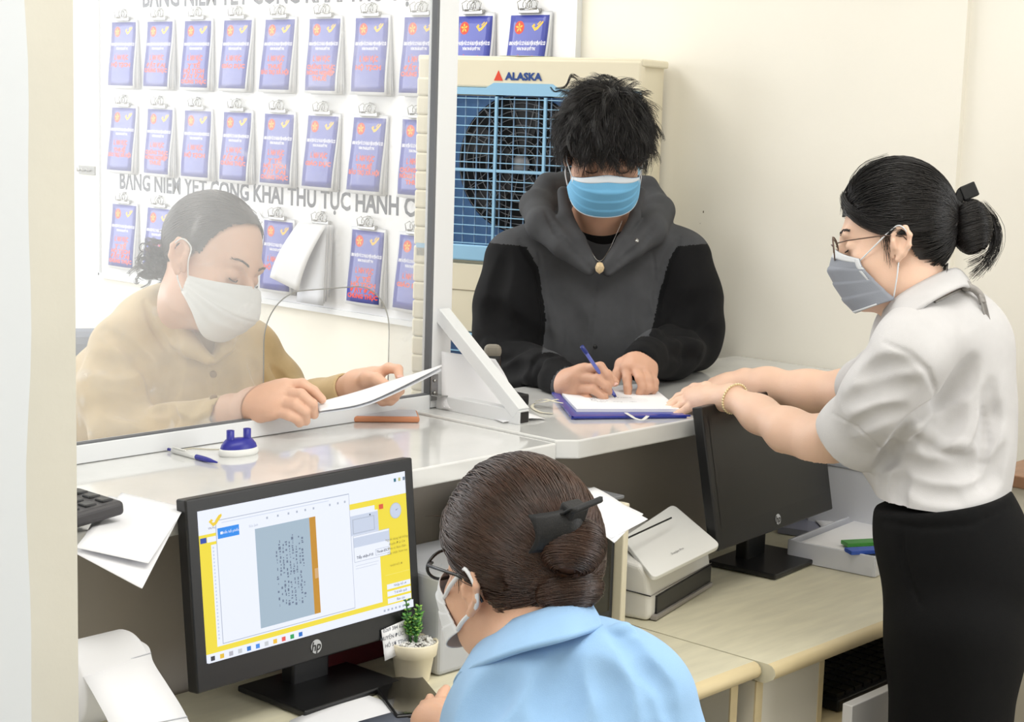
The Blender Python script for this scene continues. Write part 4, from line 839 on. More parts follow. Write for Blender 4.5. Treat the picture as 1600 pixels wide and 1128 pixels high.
# ---------------------------------------------------------------- people
def skin(name, col): return mat(name, col, .48, var=.05, scale=14, bump=.12, bscale=420, sss=.12)
LASH = mat('lash_dark', (30, 22, 20), .6); LIP = mat('lip', (176, 100, 92), .5)
CRIGHT = CM[:, 0]; CUP = CM[:, 1]; CAWAY = -CM[:, 2]
class Head:
    """local frame: x to the person's side, y forward, z up; origin between the eyes' level and the ears"""
    def __init__(s, O, fwd, up=(0, 0, 1), sc=1):
        s.O = np.array(O, float); s.y = nrm(fwd); s.x = nrm(np.cross(s.y, up)); s.z = np.cross(s.x, s.y); s.sc = sc; s.R = np.column_stack([s.x, s.y, s.z])
    def w(s, p): return s.O+(np.array(p, float)*s.sc)@s.R.T
    def l(s, p): return ((np.array(p, float)-s.O)@s.R)/s.sc
    def build(s, D, neck, nr=.052):
        c = s.sc; w_ = s.w; E_ = lambda p, r, k=.015, op='u', R=None: D.ell(w_(p), np.array(r)*c, s.R if R is None else s.R@R, k*c, op)
        E_((0, -.010, .034), (.0745, .094, .082)); E_((0, .028, -.03), (.061, .060, .082), .03); E_((0, .036, -.082), (.046, .045, .036), .03)
        D.ell(w_((0, .066, -.103)), np.array((.02, .017, .015))*c, s.R, .02)
        D.cap(w_((-.032, .078, .020)), w_((.032, .078, .020)), .011*c, None, .018)
        for q in (-1, 1):
            E_((q*.033, .093, -.001), (.019, .013, .012), .012, 's'); E_((q*.032, .0735, -.003), (.0145, .0135, .0115), .004)
            E_((q*.046, .052, -.034), (.020, .026, .022), .022); E_((q*.052, .01, -.072), (.012, .03, .03), .03)
            # ear: plate, rim, hollow, lobe
            B = [(.074, .008, -.030), (.079, .006, -.012), (.082, .004, .008), (.085, -.006, .019), (.088, -.018, .018), (.090, -.024, .004), (.088, -.021, -.014), (.083, -.010, -.028), (.079, .0, -.037)]
            E_((q*.080, -.007, -.008), (.006, .016, .026), .006)
            D.chain([w_((q*a_, b_, c_)) for a_, b_, c_ in B], [.0042*c]*8+[.0055*c], .004); D.ell(w_((q*.089, -.006, -.006)), np.array((.007, .008, .013))*c, s.R, .004, 's')
            D.cap(w_((q*.085, .004, -.016)), w_((q*.086, .005, -.004)), .0035*c, None, .004)
        D.chain([w_((0, .084, .010)), w_((0, .097, -.016)), w_((0, .109, -.036))], [.0085*c, .009*c, .0105*c], .012)
        for q in (-1, 1): D.ell(w_((q*.0125, .1, -.041)), np.array((.008, .010, .008))*c, s.R, .006)
        D.cap(w_((-.02, .083, -.066)), w_((.02, .083, -.066)), .007*c, None, .008); D.cap(w_((-.017, .083, -.075)), w_((.017, .083, -.075)), .008*c, None, .006)
        D.chain([w_((0, -.026, -.03)), w_((0, -.02, -.08)), neck], [nr*c, (nr-.002)*c, nr*1.08], .03)
    def lashes(s, par, brow=(28, 22, 20), open_=False):
        for q in (-1, 1): m = MB(); m.tube([s.w((q*(.032+.0135*math.cos(a_)), .0885-.006*abs(math.cos(a_))**2, -.0085-.004*math.sin(a_))) for a_ in np.linspace(.25, pi-.25, 9)], .0011*s.sc, LASH, 6); W_(m, 'eyelashes', par)
        for q in (-1, 1):
            m = MB()
            for i in range(46):
                a_ = i/45; p0 = s.w((q*(.014+.036*a_), .0935-.016*a_**1.6, .021+.005*math.sin(a_*2.6)+random.uniform(-.002, .002))); p1 = p0+s.x*q*.006*s.sc+s.z*.0012+s.y*.0005
                m.tube([p0-s.y*.001, (p0+p1)/2+s.y*.0006, p1-s.y*.0015], .00055, MATS['hair_black'], 4)
            W_(m, 'eyebrow', par)
    def mask(s, par, cm, kind='surgical', edge=None, lr=.0013, rise=.045, wid=.069, top=-.012, bot=-.122):
        c = s.sc
        yf = lambda z: float(np.interp(z, [-.135, -.12, -.1, -.07, -.042, -.02, 0], [.062, .082, .098, .112, .122, .113, .1]))
        if kind == 'fold': yf = lambda z: float(np.interp(z, [-.135, -.118, -.09, -.062, -.04, -.02, 0], [.066, .084, .114, .132, .124, .112, .1]))
        def fn(u_, v_, lift=0):
            a_ = (u_-.5)*2; zt = top-.024*abs(a_)**1.4; zb = bot+(rise if kind != 'fold' else .062)*abs(a_)**2.2; z = zb+(zt-zb)*v_
            if kind == 'surgical': zr = z
            q9 = .98 if kind == 'fold' else .72+(.20 if rise > .03 else .30)*(1-v_)**1.2; sn = math.sin(a_*pi/2*q9); cs = max(0, math.cos(a_*pi/2*q9)); x = wid*math.copysign(abs(sn)**.92, sn); y = .012+(yf(z)-.012)*cs**.8
            pl = 0
            if kind == 'surgical': pl = .0020*(((v_*4.0) % 1)-.5)*(cs**.3)*(1 if .12 < v_ < .88 else 0)
            if kind == 'fold': pl = -.0022*math.exp(-((v_-.52)/.02)**2)*cs**.4+.0006*math.sin(v_*30)
            return s.w((x*(1+pl*4), y+pl+lift, z))
        m = MB(); m.sheet(lambda u_, v_: fn(u_, v_), 40, 44, cm, .0014*c)
        if edge: 
            m.sheet(lambda u_, v_: fn(u_, .89+.11*v_, .0012), 36, 4, edge, .001); 
            for e_ in (0, 1): m.sheet(lambda u_, v_: fn(e_*.955+.045*u_, v_, .0012), 3, 24, edge, .001)
            m.sheet(lambda u_, v_: fn(u_, .03*v_, .0012), 36, 2, edge, .001)
        mk = W_(m, 'face_mask', par); L_ = edge or cm
        for q, a_ in ((-1, 0.0), (1, 1.0)):
            m = MB(); t0 = fn(a_, .96); b0 = fn(a_, .06)
            p1 = s.w((q*.083, .010, .014)); p2 = s.w((q*.0905, -.022, .004)); p3 = s.w((q*.088, -.022, -.018)); p4 = s.w((q*.080, -.004, -.034))
            m.tube(bez([t0, (t0+p1)/2+s.x*q*.004, p1, s.w((q*.092, -.008, .022)), p2, p3, p4, (p4+b0)/2+s.x*q*.003, b0], 5), lr, L_, 6); W_(m, 'ear_loop', mk)
        return mk
    def hair_dirs(s, n, seed, fn):
        r_ = np.random.RandomState(seed); v = r_.normal(size=(n*3, 3)); v /= np.linalg.norm(v, axis=1, keepdims=True); p = np.array([0, -.010, .036])+v*np.array([.080, .100, .088]); k = fn(p); return p[k][:n]
HC = np.array([0, -.010, .036])
def hairline(p, front=.073, side=.014):
    x, y, z = p.T; lim = np.interp(y, [-.11, -.075, -.045, -.02, .0, .022, .034, .05, .066, .09], [-.062, -.060, -.05, -.012, side+.006, side-.006, side+.03, front-.026, front-.006, front])
    return z > lim
def collar(par, A, B, mt, nm='collar', th=.0035):
    """turned collar between the fold line A and the outer edge B"""
    a_ = bez([P(*q) for q in A], 6); b_ = bez([P(*q) for q in B], 6); n_ = len(a_)-1; m = MB()
    m.sheet(lambda u_, v_: a_[round(u_*n_)]*(1-v_)+b_[round(u_*n_)]*v_+(-CAWAY)*.006*math.sin(v_*pi), n_, 8, mt, th)
    o = W_(m, nm, par); return o
def swept_hair(hd, par, n, G, mt, seed=1, lift=.004, rad=.0007, wave=.0015, front=.073, cap=(.0795, .099, .0875), extra=None, K=14, nm='hair', G2=None):
    """hair combed from the hairline over the skull into a gather point G (local)"""
    p = hd.hair_dirs(n, seed, lambda q: hairline(q, front)); r_ = np.random.RandomState(seed+9); cap = np.array(cap)
    d0 = (p-HC)/cap; d0 /= np.linalg.norm(d0, axis=1, keepdims=True); g = (np.array(G)-HC)/cap; g = g/np.linalg.norm(g)
    gj = g+r_.normal(size=(len(p), 3))*.10; gj /= np.linalg.norm(gj, axis=1, keepdims=True)
    om = np.arccos(np.clip((d0*gj).sum(1), -.9999, .9999)); t = np.linspace(0, 1, K)
    ok = om < 2.75; p = p[ok]; d0 = d0[ok]; gj = gj[ok]; om = om[ok]
    A = np.sin((1-t)[None]*om[:, None])/np.sin(om)[:, None]; B = np.sin(t[None]*om[:, None])/np.sin(om)[:, None]
    D_ = A[..., None]*d0[:, None]+B[..., None]*gj[:, None]; D_ /= np.linalg.norm(D_, axis=2, keepdims=True)
    ph = r_.uniform(0, 6.28, (len(p), 1)); lay = r_.uniform(0, 1, (len(p), 1))**.7*lift
    vol = 1+(lay+wave*np.sin(t[None]*7+ph)*.5)/.09
    vol = vol*(1-.05*np.exp(-t[None]*16))
    Q = HC+D_*cap*vol[..., None]; Wd = hd.w(Q.reshape(-1, 3)).reshape(Q.shape)
    parts = [strands(Wd, rad*hd.sc*1.3, rad*hd.sc)+(mt,)]
    return parts
def hair_cap(hd, h, mt, cap=(.0785, .098, .0865), front=.073, extra=None):
    R_ = .17*hd.sc; D = Field(hd.O-R_, hd.O+R_, h); D.ell(hd.w(HC), np.array(cap)*hd.sc, hd.R)
    if extra: extra(D)
    V, Q = D.mesh(); cen = hd.l(V[Q].mean(1)); keep = hairline(cen, front) | (cen[:, 1] < -.08); Q = Q[keep]
    return (V, Q, mt)
HAIRB = mat('hair_black', (24, 20, 19), .38, spec=.55, var=.25, scale=60); HAIRBR = mat('hair_brown', (66, 43, 31), .33, spec=.6, var=.4, scale=45); HAIRG = mat('hair_dark_grey', (46, 40, 38), .42, spec=.5, var=.3, scale=60)
def hand(D, wrist, mcps, fingers, rad=.0085, thumb=None, palm=.013, k=.007, wr=.024):
    """palm from the wrist to four knuckles, then each finger as its own chain"""
    mc = [np.array(q) for q in mcps]; w0 = np.array(wrist)
    for i, q in enumerate(mc):
        D.chain([w0+(q-w0)*.05+(q-sum(mc)/4)*.35, w0+(q-w0)*.55, q], [wr*.75, palm*1.12, palm*.82], .016)
    for a_, b_ in zip(mc, mc[1:]): D.cap(a_*.8+w0*.2, b_*.8+w0*.2, palm*.9, None, .01)
    for q, f in zip(mc, fingers):
        n_ = len(f); D.chain([q]+list(f), [rad*1.1]+[rad*(1.0-.10*i) for i in range(n_)], k if n_ < 1 else .0035)
    if thumb is not None:
        t_ = [np.array(q) for q in thumb]; D.chain([w0+(t_[0]-w0)*.25]+t_, [palm*1.1, rad*1.5]+[rad*1.12, rad*.98][:max(0, len(t_)-1)], .006)
def nail(m, tip, along, up, r, mt):
    al = nrm(along); up = nrm(up-al*np.dot(al, up)); sd = np.cross(al, up); c = tip+up*r*.80
    v = [c+al*a_*r*.95+sd*b_*r*.62+up*(-.22*r*b_*b_) for a_ in (-.9, -.3, .3, .85) for b_ in (-1, -.5, 0, .5, 1)]
    m.add(v, [(i*5+j, i*5+j+1, i*5+j+6, i*5+j+5) for i in range(3) for j in range(4)], mt, True)
def W_nails(m, par):
    f = [(i*5+j, i*5+j+1, i*5+j+6, i*5+j+5) for i in range(3) for j in range(4)]
    for v in m.v: MB_ = MB(); MB_.add(v, f, NAIL, True); W_(MB_, 'fingernail', par)
NAIL = mat('nail_pink', (232, 188, 176), .25)
def person(label, foot):
    return thing('person', label, 'person', foot)
def cloth(name, col, var=.03, rough=.85, sheen=.0): return mat(name, col, rough, var=var, scale=25, bump=.25, bscale=900, sheen=sheen, spec=.2)

def side_locks(hd, n, seed, pts, jit=.0045, K=14):
    """smooth locks combed from the brow past the temple on both sides"""
    r_ = np.random.RandomState(seed); A = []
    for sg in (-1, 1):
        b_ = np.array(bez([(sg*p[0], p[1], p[2]) for p in pts], 5)); b_ = b_[np.linspace(0, len(b_)-1, K).astype(int)]
        for i in range(n):
            o_ = r_.uniform(-1, 1); up = o_*.014*np.linspace(.5, 1, K); A.append(hd.w(b_+np.stack([np.full(K, sg*r_.uniform(-.001, .002))-0*up, up*.25, up], 1)+r_.normal(size=3)*[jit*.15, jit*.5, jit*.6]))
    return strands(np.array(A), .0006, .0003)
# ================================================================ the man writing at the ledge
foot = P(945, 480, 3.98)*[1, 1, 0]
man = person('person in a black and grey hooded jacket and blue mask, writing at the ledge', tuple(foot))
SKM = skin('skin_tan', (206, 160, 134)); HGR = cloth('hoodie_grey', (74, 75, 78), .1); HBK = cloth('hoodie_black', (17, 17, 19), .1); TEE = cloth('tee_black', (12, 12, 13))
hm = Head(P(944, 232, 3.60), -CAWAY*.83-CUP*.56+CRIGHT*.03, CUP, 1.0)
nk = P(938, 350, 3.80)
D = Field(P(850, 620, 4.1)-[.25, .35, .0], P(1010, 150, 3.3)+[.3, .35, .12], .0024)
lo = np.min([P(860, 650, 3.25), P(1060, 650, 3.25), P(860, 130, 3.95), P(1060, 130, 3.95)], 0)-.03; hi = np.max([P(860, 650, 3.25), P(1060, 650, 3.25), P(860, 130, 3.95), P(1060, 130, 3.95)], 0)+.03
D = Field(lo, hi, .0024); hm.build(D, nk, .054)
D.chain([nk, P(936, 420, 3.86)], [.062, .09], .04); D.cap(P(880, 385, 3.86), P(1000, 385, 3.86), .05, None, .05)
# hands; picture points with depth
W1 = P(888, 601, 3.43)
mR = [P(914, 577, 3.385), P(903, 590, 3.39), P(899, 606, 3.40), P(901, 622, 3.41)]
fR = [[P(938, 573, 3.36), P(949, 586, 3.352), P(954, 599, 3.36)], [P(934, 592, 3.355), P(947, 603, 3.35), P(951, 612, 3.365)], [P(928, 608, 3.36), P(943, 620, 3.355), P(947, 631, 3.365)], [P(919, 625, 3.37), P(932, 634, 3.365), P(938, 640, 3.375)]]
hand(D, W1, mR, fR, .0098, [P(925, 584, 3.42), P(948, 586, 3.40), P(960, 597, 3.38)], .016, wr=.027)
W2 = P(1002, 556, 3.50)
mL = [P(978, 574, 3.45), P(992, 574, 3.44), P(1006, 578, 3.44), P(1017, 586, 3.45)]
fL = [[P(980, 592, 3.43), P(981, 606, 3.42), P(981, 618, 3.415)], [P(1000, 592, 3.415), P(1004, 604, 3.41), P(999, 614, 3.415)], [P(1013, 594, 3.42), P(1015, 606, 3.415), P(1009, 613, 3.42)], [P(1022, 597, 3.43), P(1022, 607, 3.425), P(1018, 613, 3.43)]]
hand(D, W2, mL, fL, .0095, [P(972, 570, 3.47), P(965, 584, 3.46), P(961, 597, 3.45)], .016, wr=.027)
D.cap(W1, P(870, 594, 3.47), .025, .024, .02); D.cap(W2, P(1005, 556, 3.525), .022, .020, .015)
V, Q = D.mesh(); big_mesh('body', [(V, Q, SKM)], man); Dm = D
hm.lashes(man)
m = MB()
for f_ in (fL[0],): nail(m, f_[-1], f_[-1]-f_[-2], CUP*.2-CAWAY, .0085, NAIL)
nail(m, P(961, 602, 3.375), P(961, 602, 3.375)-P(948, 588, 3.4), CUP*.3-CAWAY, .009, NAIL); W_nails(m, man)
# jacket
lo = np.min([P(740, 640, 3.3), P(1130, 640, 3.3), P(740, 260, 4.1), P(1130, 260, 4.1)], 0)-.03; hi = np.max([P(740, 640, 3.3), P(1130, 640, 3.3), P(740, 260, 4.1), P(1130, 260, 4.1)], 0)+.03; lo[2] = 1.0
D = Field(lo, hi, .0032)
SL, SR = P(806, 408, 3.80), P(1060, 408, 3.84)
D.chain([P(935, 400, 3.84), P(935, 500, 3.86), P(935, 620, 3.93)], [.125, .15, .155], .06, flat=(CAWAY, .8))
D.cap(P(862, 395, 3.82), P(1005, 395, 3.84), .082, None, .06); D.cap(P(870, 520, 3.84), P(1010, 520, 3.86), .11, None, .06)
EL, ER = P(787, 562, 3.72), P(1080, 535, 3.80)
aL = [SL, P(795, 480, 3.76), EL]; aR = [SR, P(1075, 470, 3.82), ER]
D.chain(aL, [.072, .070, .064], .045); D.chain(aR, [.074, .068, .060], .045)
fLs = [EL+[0, 0, .0], P(832, 583, 3.60), P(874, 594, 3.475)]; fRs = [ER, P(1046, 553, 3.66), P(1010, 560, 3.515)]
D.chain(fLs, [.062, .054, .040], .03); D.chain(fRs, [.062, .056, .043], .03)
# soft bulges of slack cloth on the sleeves
for c_, r_ in ((P(806, 575, 3.66), .046), (P(850, 577, 3.54), .042), (P(1062, 540, 3.68), .052), (P(1024, 545, 3.58), .044), (P(1090, 510, 3.78), .058), (P(778, 520, 3.72), .052)): D.ell(c_, (r_, r_, r_*.9), None, .03)
# opening at the front with the T-shirt showing, then the hood rolls
D.chain([P(937, 300, 3.60), P(937, 350, 3.62), P(937, 412, 3.655)], [.085, .060, .010], .012, 's')
D.cap(P(940, 330, 3.72), P(940, 300, 3.8), .07, None, .01, 's')
hood = [P(945, 296, 4.0), P(872, 303, 3.92), P(838, 322, 3.80), P(846, 352, 3.72), P(880, 382, 3.68), P(921, 422, 3.665)]
hoodR = [P(945, 296, 4.0), P(1003, 303, 3.92), P(1028, 330, 3.82), P(1016, 360, 3.74), P(985, 388, 3.70), P(950, 424, 3.67)]
D.chain(hood, [.045, .040, .036, .035, .027, .012], .012); D.chain(hoodR, [.045, .040, .036, .035, .027, .012], .012)
D.chain([P(838, 318, 3.84), P(856, 290, 3.84), P(882, 282, 3.86)], [.028, .026, .02], .014); D.chain([P(1030, 322, 3.86), P(1012, 290, 3.88), P(988, 282, 3.9)], [.026, .022, .016], .014)
D.chain([P(880, 300, 3.72), P(884, 338, 3.70), P(904, 374, 3.675), P(930, 416, 3.66)], [.012, .012, .012, .008], .01)
D.chain([P(1000, 300, 3.74), P(992, 338, 3.71), P(972, 376, 3.685), P(943, 416, 3.66)], [.012, .012, .012, .008], .01)
D.chain([P(940, 290, 3.62), P(937, 345, 3.64), P(937, 398, 3.66)], [.060, .047, .012], .006, 's')
D.noise(.0022, 26, 4)
fo = D.fold
fo([(934, 428), (927, 480), (921, 540), (916, 600)], .004, .0022, .004); fo([(852, 330), (868, 362), (900, 396), (926, 424)], .006, .004, .006); fo([(1022, 352), (1006, 380), (976, 402), (950, 426)], .006, .004, .006)
fo([(842, 395), (852, 450), (856, 530)], .004, .0025, .005); fo([(1020, 395), (1026, 450), (1026, 500)], .004, .0025, .005)
fo([(812, 376), (840, 420), (852, 500), (850, 560)], .007, .004, .01); fo([(1062, 372), (1046, 400), (1028, 460), (1024, 510)], .007, .004, .01)
fo([(756, 560), (800, 545), (850, 530)], .02, .008, .03); fo([(770, 590), (805, 575), (828, 572)], .014, .006, .02); fo([(835, 612), (828, 585), (845, 560), (880, 548)], .012, .008, .018)
fo([(790, 400), (778, 450), (772, 500)], .016, .005, .02); fo([(762, 480), (790, 510), (830, 520)], .02, .007, .03)
fo([(1108, 520), (1070, 520), (1030, 530), (990, 522)], .018, .008, .025); fo([(1090, 560), (1056, 548), (1030, 556)], .014, .006, .02); fo([(975, 560), (990, 545), (1020, 540)], .012, .006, .016)
fo([(1100, 460), (1075, 500), (1040, 520)], .02, .007, .03); fo([(880, 470), (900, 520), (890, 560)], .02, .004, .03); fo([(980, 450), (968, 500), (975, 540)], .02, .004, .03); fo([(1000, 470), (1010, 500), (1000, 530)], .016, .004, .02)
fo([(760, 540), (775, 555), (810, 552)], .012, .006, .02, 'u'); fo([(1104, 540), (1060, 535), (1036, 545)], .012, .005, .02, 'u'); fo([(835, 590), (850, 568), (880, 560)], .01, .004, .014, 'u')
for p0, p1 in ((P(874, 594, 3.475), P(884, 600, 3.452)), (P(1012, 557, 3.53), P(1001, 566, 3.485))): D.cap(p0, p1, .042, .040, .006)
for p0, p1 in ((P(884, 599, 3.45), P(908, 606, 3.40)), (P(999, 568, 3.478), P(988, 582, 3.43))): D.cap(p0, p1, .029, .034, .004, 's')
D.plane((0, 0, CT+.0075), (0, 0, -1), .004, (lo, np.array([hi[0], 2.35, CT+.02])))
V, Q = D.mesh(); cen = V[Q].mean(1)
def segd(c, a, b):
    ab = b-a; t = np.clip(((c-a)@ab)/(ab@ab), 0, 1)[:, None]; return np.linalg.norm(c-a-t*ab, axis=1)
rel = cen-CAM; dep = rel@CAWAY; lat = rel@CRIGHT/dep*F+CX; ver = CY-rel@CUP/dep*F
isb = ((lat < np.interp(ver, [372, 385, 420, 500, 560, 640], [700, 822, 842, 853, 846, 840])) | (lat > np.interp(ver, [372, 385, 405, 460, 510, 560, 640], [1200, 1058, 1046, 1030, 1020, 1000, 1000])))
isb |= (np.minimum(segd(cen, fLs[1], fLs[2]), segd(cen, fRs[1], fRs[2])) < .052) & (dep < 3.66) & (ver > 525)
isb |= (ver > 532) & (lat > 972) & (dep < 3.62)
big_mesh('hooded_jacket', [(V, Q, ([HGR, HBK], isb.astype(int)))], man)
# T-shirt and snap buttons
lo2 = np.min([P(870, 440, 3.5), P(1010, 440, 3.5), P(870, 300, 4.05), P(1010, 300, 4.05)], 0); hi2 = np.max([P(870, 440, 3.5), P(1010, 440, 3.5), P(870, 300, 4.05), P(1010, 300, 4.05)], 0)
D2 = Field(lo2, hi2, .003); D2.chain([P(937, 385, 3.82), P(937, 450, 3.86)], [.10, .10], .04, flat=(CAWAY, .9)); D2.cap(P(895, 390, 3.84), P(980, 390, 3.84), .06, None, .05)
D2.ell(P(937, 318, 3.70), (.072, .072, .062), None, .008, 's'); V, Q = D2.mesh(); big_mesh('tshirt', [(V, Q, TEE)], man)
m = MB()
for px, py, mm in ((995, 376, STEEL), (930, 542, BLK)):
    q_ = D.hit(px, py); g_ = D.grad(q_) if q_ is not None else -CAWAY
    if q_ is not None: m.lathe([(0, .003), (.0035, .003), (.005, .001), (.005, -.001)], mm, q_, 14, R=np.column_stack([nrm(np.cross(g_, Z)), np.cross(g_, nrm(np.cross(g_, Z))), g_]))
W_(m, 'snap_buttons', man)
q_ = P(937, 418, 3.645); m = MB(); m.lathe([(0, -.014), (.008, -.008), (.010, 0), (.006, .010), (0, .012)], mat('pendant_beige', (214, 190, 150), .5, var=.2, scale=200), q_, 14); m.tube(bez([P(897, 340, 3.70), P(920, 385, 3.675), P(936, 408, 3.65), P(952, 390, 3.68), P(972, 345, 3.70)], 6), .0009, STEEL, 5); W_(m, 'pendant_necklace', man)
c_ = (mL[2]*.35+fL[2][0]*.65); m = MB(); a_ = nrm(fL[2][0]-mL[2]); e1 = nrm(np.cross(a_, X)); e2 = np.cross(a_, e1); c_ = P(1017, 597, 3.43)
m.tube([c_+(e1*math.cos(q)+e2*math.sin(q))*.0108 for q in np.linspace(0, 2*pi, 20, endpoint=False)], .0013, mat('ring_silver', (230, 222, 206), .2, metal=.9), 6, closed=True); W_(m, 'finger_ring', man)
# legs and shoes behind the counter
hip = foot+Z*.98; sd = nrm(CRIGHT*[1, 1, 0]); aw = nrm(CAWAY*[1, 1, 0])
lo2 = foot-[.4, .4, 0]; D2 = Field(lo2, foot+[.4, .4, 1.15], .009)
for q in (-1, 1): D2.chain([hip+sd*q*.09+aw*.03, foot+sd*q*.12+Z*.52+aw*.05, foot+sd*q*.12+Z*.06+aw*.07], [.095, .07, .055], .04)
D2.ell(hip+Z*.03, (.15, .13, .13), None, .05); V, Q = D2.mesh(); big_mesh('trousers', [(V, Q, cloth('jeans_dark', (40, 44, 56)))], man)
for q in (-1, 1): m = MB(); m.box(foot+sd*q*.12+Z*.035+aw*.01, (.10, .26, .07), BLK, R=Rz(math.atan2(aw[1], aw[0])-pi/2), bev=.025); W_(m, 'shoe', man)
mk = hm.mask(man, mat('mask_blue', (112, 180, 222), .7, bump=.2, bscale=700), edge=mat('mask_white', (222, 230, 238), .75), wid=.077, top=-.008, bot=-.120)
# tousled hair: dark cap plus curved tufts
rs = np.random.RandomState(7); R0 = lambda q: (q[:, 2] > np.interp(q[:, 1], [-.1, -.05, -.01, .0, .03, .05, .09], [-.065, -.05, .012, .02, .03, .035, .05]))
capg = hair_cap(hm, .004, HAIRB, cap=(.083, .103, .088), front=.062)
p = hm.hair_dirs(900, 3, R0); nrml = (p-HC)/np.array([.08, .1, .088])**2; nrml /= np.linalg.norm(nrml, axis=1, keepdims=True)
crown = np.array([-.01, -.03, .12]); fl = p-crown; fl[:, 2] -= .03; fl -= nrml*(fl*nrml).sum(1)[:, None]; fl /= np.maximum(np.linalg.norm(fl, axis=1, keepdims=True), 1e-6)
K = 12; parts = [capg]; t = np.linspace(0, 1, K)
allp = []
for i in range(len(p)):
    L = rs.uniform(.045, .085)*(.92 if p[i, 1] > .02 else 1); d = nrm(fl[i]+rs.normal(size=3)*.35); n0 = nrml[i]; curl = rs.uniform(-1, 1)*.5; sdv = np.cross(n0, d); up = rs.uniform(.05, .3)
    gdir = np.array([0, .25, -1.])
    base = []; pos = p[i]*1.0; dr = nrm(d+n0*up)
    for j in range(K):
        base.append(pos.copy()); dr = nrm(dr+sdv*curl*.13+gdir*.10*(j/K)-n0*.055*j/K*2); pos = pos+dr*L/K
        q_ = (pos-HC)/np.array([.084, .105, .089]); rr_ = np.linalg.norm(q_)
        if rr_ < 1.02: pos = HC+q_/rr_*1.02*np.array([.084, .105, .089])
    base = np.array(base)
    for s_ in range(20):
        off = rs.normal(size=3)*.0062; sp = 1-.35*t[:, None]
        allp.append(base+off*sp+sdv*(rs.uniform(-.004, .004)*t**2)[:, None]+n0*.001)
A = np.array(allp); Wd = hm.w(A.reshape(-1, 3)).reshape(A.shape); parts.append(strands(Wd, .0006, .0002)+(HAIRB,))
# the wild wisps at the crown and the fringe curl
wis = [[(905, 122, 3.6), (893, 118, 3.6), (884, 135, 3.58), (868, 138, 3.58)], [(960, 128, 3.62), (950, 120, 3.62), (935, 124, 3.6), (928, 134, 3.6)], [(975, 140, 3.6), (962, 124, 3.62), (940, 118, 3.62), (925, 130, 3.6)], [(890, 150, 3.58), (878, 142, 3.58), (866, 143, 3.57), (860, 136, 3.57)], [(980, 215, 3.52), (992, 240, 3.5), (1004, 252, 3.5), (1012, 248, 3.5)], [(975, 225, 3.52), (990, 250, 3.5), (1000, 262, 3.49), (1010, 262, 3.49)], [(886, 210, 3.52), (890, 232, 3.49), (896, 244, 3.48), (904, 243, 3.48)]]
for w_ in wis:
    c_ = np.array(bez([P(*q) for q in w_], 5)); st_ = np.array([c_+rs.normal(size=3)*.0025*(1-np.linspace(0, 1, len(c_))[:, None]*.6) for _ in range(14)]); parts.append(strands(st_, .0006, .0002)+(HAIRB,))
big_mesh('hair', parts, man)
# pen in his writing hand
a_, b_ = P(967, 628, 3.385), P(909, 541, 3.325); L = float(np.linalg.norm(b_-a_)); q_ = (b_-a_)/L
t = thing('ballpoint_pen', 'blue ballpoint pen held upright in the writing man\'s right hand', 'pen', tuple(a_)); e1 = nrm(np.cross(q_, Z)); R = np.column_stack([q_, e1, np.cross(q_, e1)])
for nm_, pr, mm in (('tip', [(0, 0), (.0012, .002), (.0022, .012), (.0036, .02)], mat('pen_blue_dark', (30, 44, 120), .3)), ('barrel', [(.0037, .02), (.0037, L-.018)], mat('pen_barrel', (96, 108, 190), .15, coat=.5)), ('cap', [(.0042, L-.018), (.0042, L), (0, L)], MATS['pen_blue_dark'])):
    m = MB(); m.lathe(pr, mm, (0, 0, 0), 14, R=Ry(pi/2)); m.v = [v_@R.T+a_ for v_ in m.v]; W_(m, nm_, t)
# ================================================================ the woman in the tan jacket behind the clear screen
foot = P(300, 560, 3.22)*[1, 1, 0]
lw = person('person in a tan jacket and white folded mask, reading papers behind the clear screen', tuple(foot))
SKL = skin('skin_warm', (226, 182, 156)); TAN = cloth('jacket_tan', (204, 178, 134), .08, rough=.8, sheen=.3); TIN = cloth('inner_dark', (66, 64, 78))
hl = Head(P(330, 408, 3.09), CRIGHT*.78-CAWAY*.42-CUP*.36, CUP*.93+CRIGHT*.28, 1.0)
nk = P(272, 525, 3.20)
pts = [P(a_, b_, c_) for a_, b_, c_ in ((180, 700, 2.95), (640, 700, 2.95), (180, 290, 3.4), (640, 290, 3.4))]
D = Field(np.min(pts, 0)-.03, np.max(pts, 0)+.03, .0024); hl.build(D, nk, .045)
D.chain([nk, P(270, 600, 3.28)], [.05, .08], .03)
W1 = P(392, 634, 2.95)
mR = [P(446, 602, 2.945), P(441, 614, 2.935), P(435, 628, 2.93), P(430, 641, 2.93)]
fR = [[P(472, 600, 2.945), P(490, 611, 2.945), P(503, 624, 2.95)], [P(470, 616, 2.925), P(488, 631, 2.925), P(491, 648, 2.94)], [P(461, 632, 2.918), P(476, 643, 2.92), P(478, 658, 2.935)], [P(452, 648, 2.92), P(464, 654, 2.922), P(468, 661, 2.93)]]
hand(D, W1, mR, fR, .0098, [P(440, 622, 2.975), P(470, 634, 2.975), P(492, 640, 2.97)], .016, wr=.026)
D.chain([W1, P(360, 645, 2.985), P(320, 660, 3.03)], [.026, .029, .03], .02)
W2 = P(556, 604, 3.16)
mL = [P(590, 584, 3.14), P(586, 594, 3.13), P(588, 608, 3.13), P(586, 618, 3.14)]
fL = [[P(607, 575, 3.13), P(622, 577, 3.115), P(624, 588, 3.105)], [P(604, 604, 3.10), P(618, 606, 3.10), P(626, 604, 3.10)], [P(604, 617, 3.10), P(618, 616, 3.10), P(626, 611, 3.105)], [P(598, 626, 3.115), P(610, 626, 3.11), P(618, 621, 3.11)]]
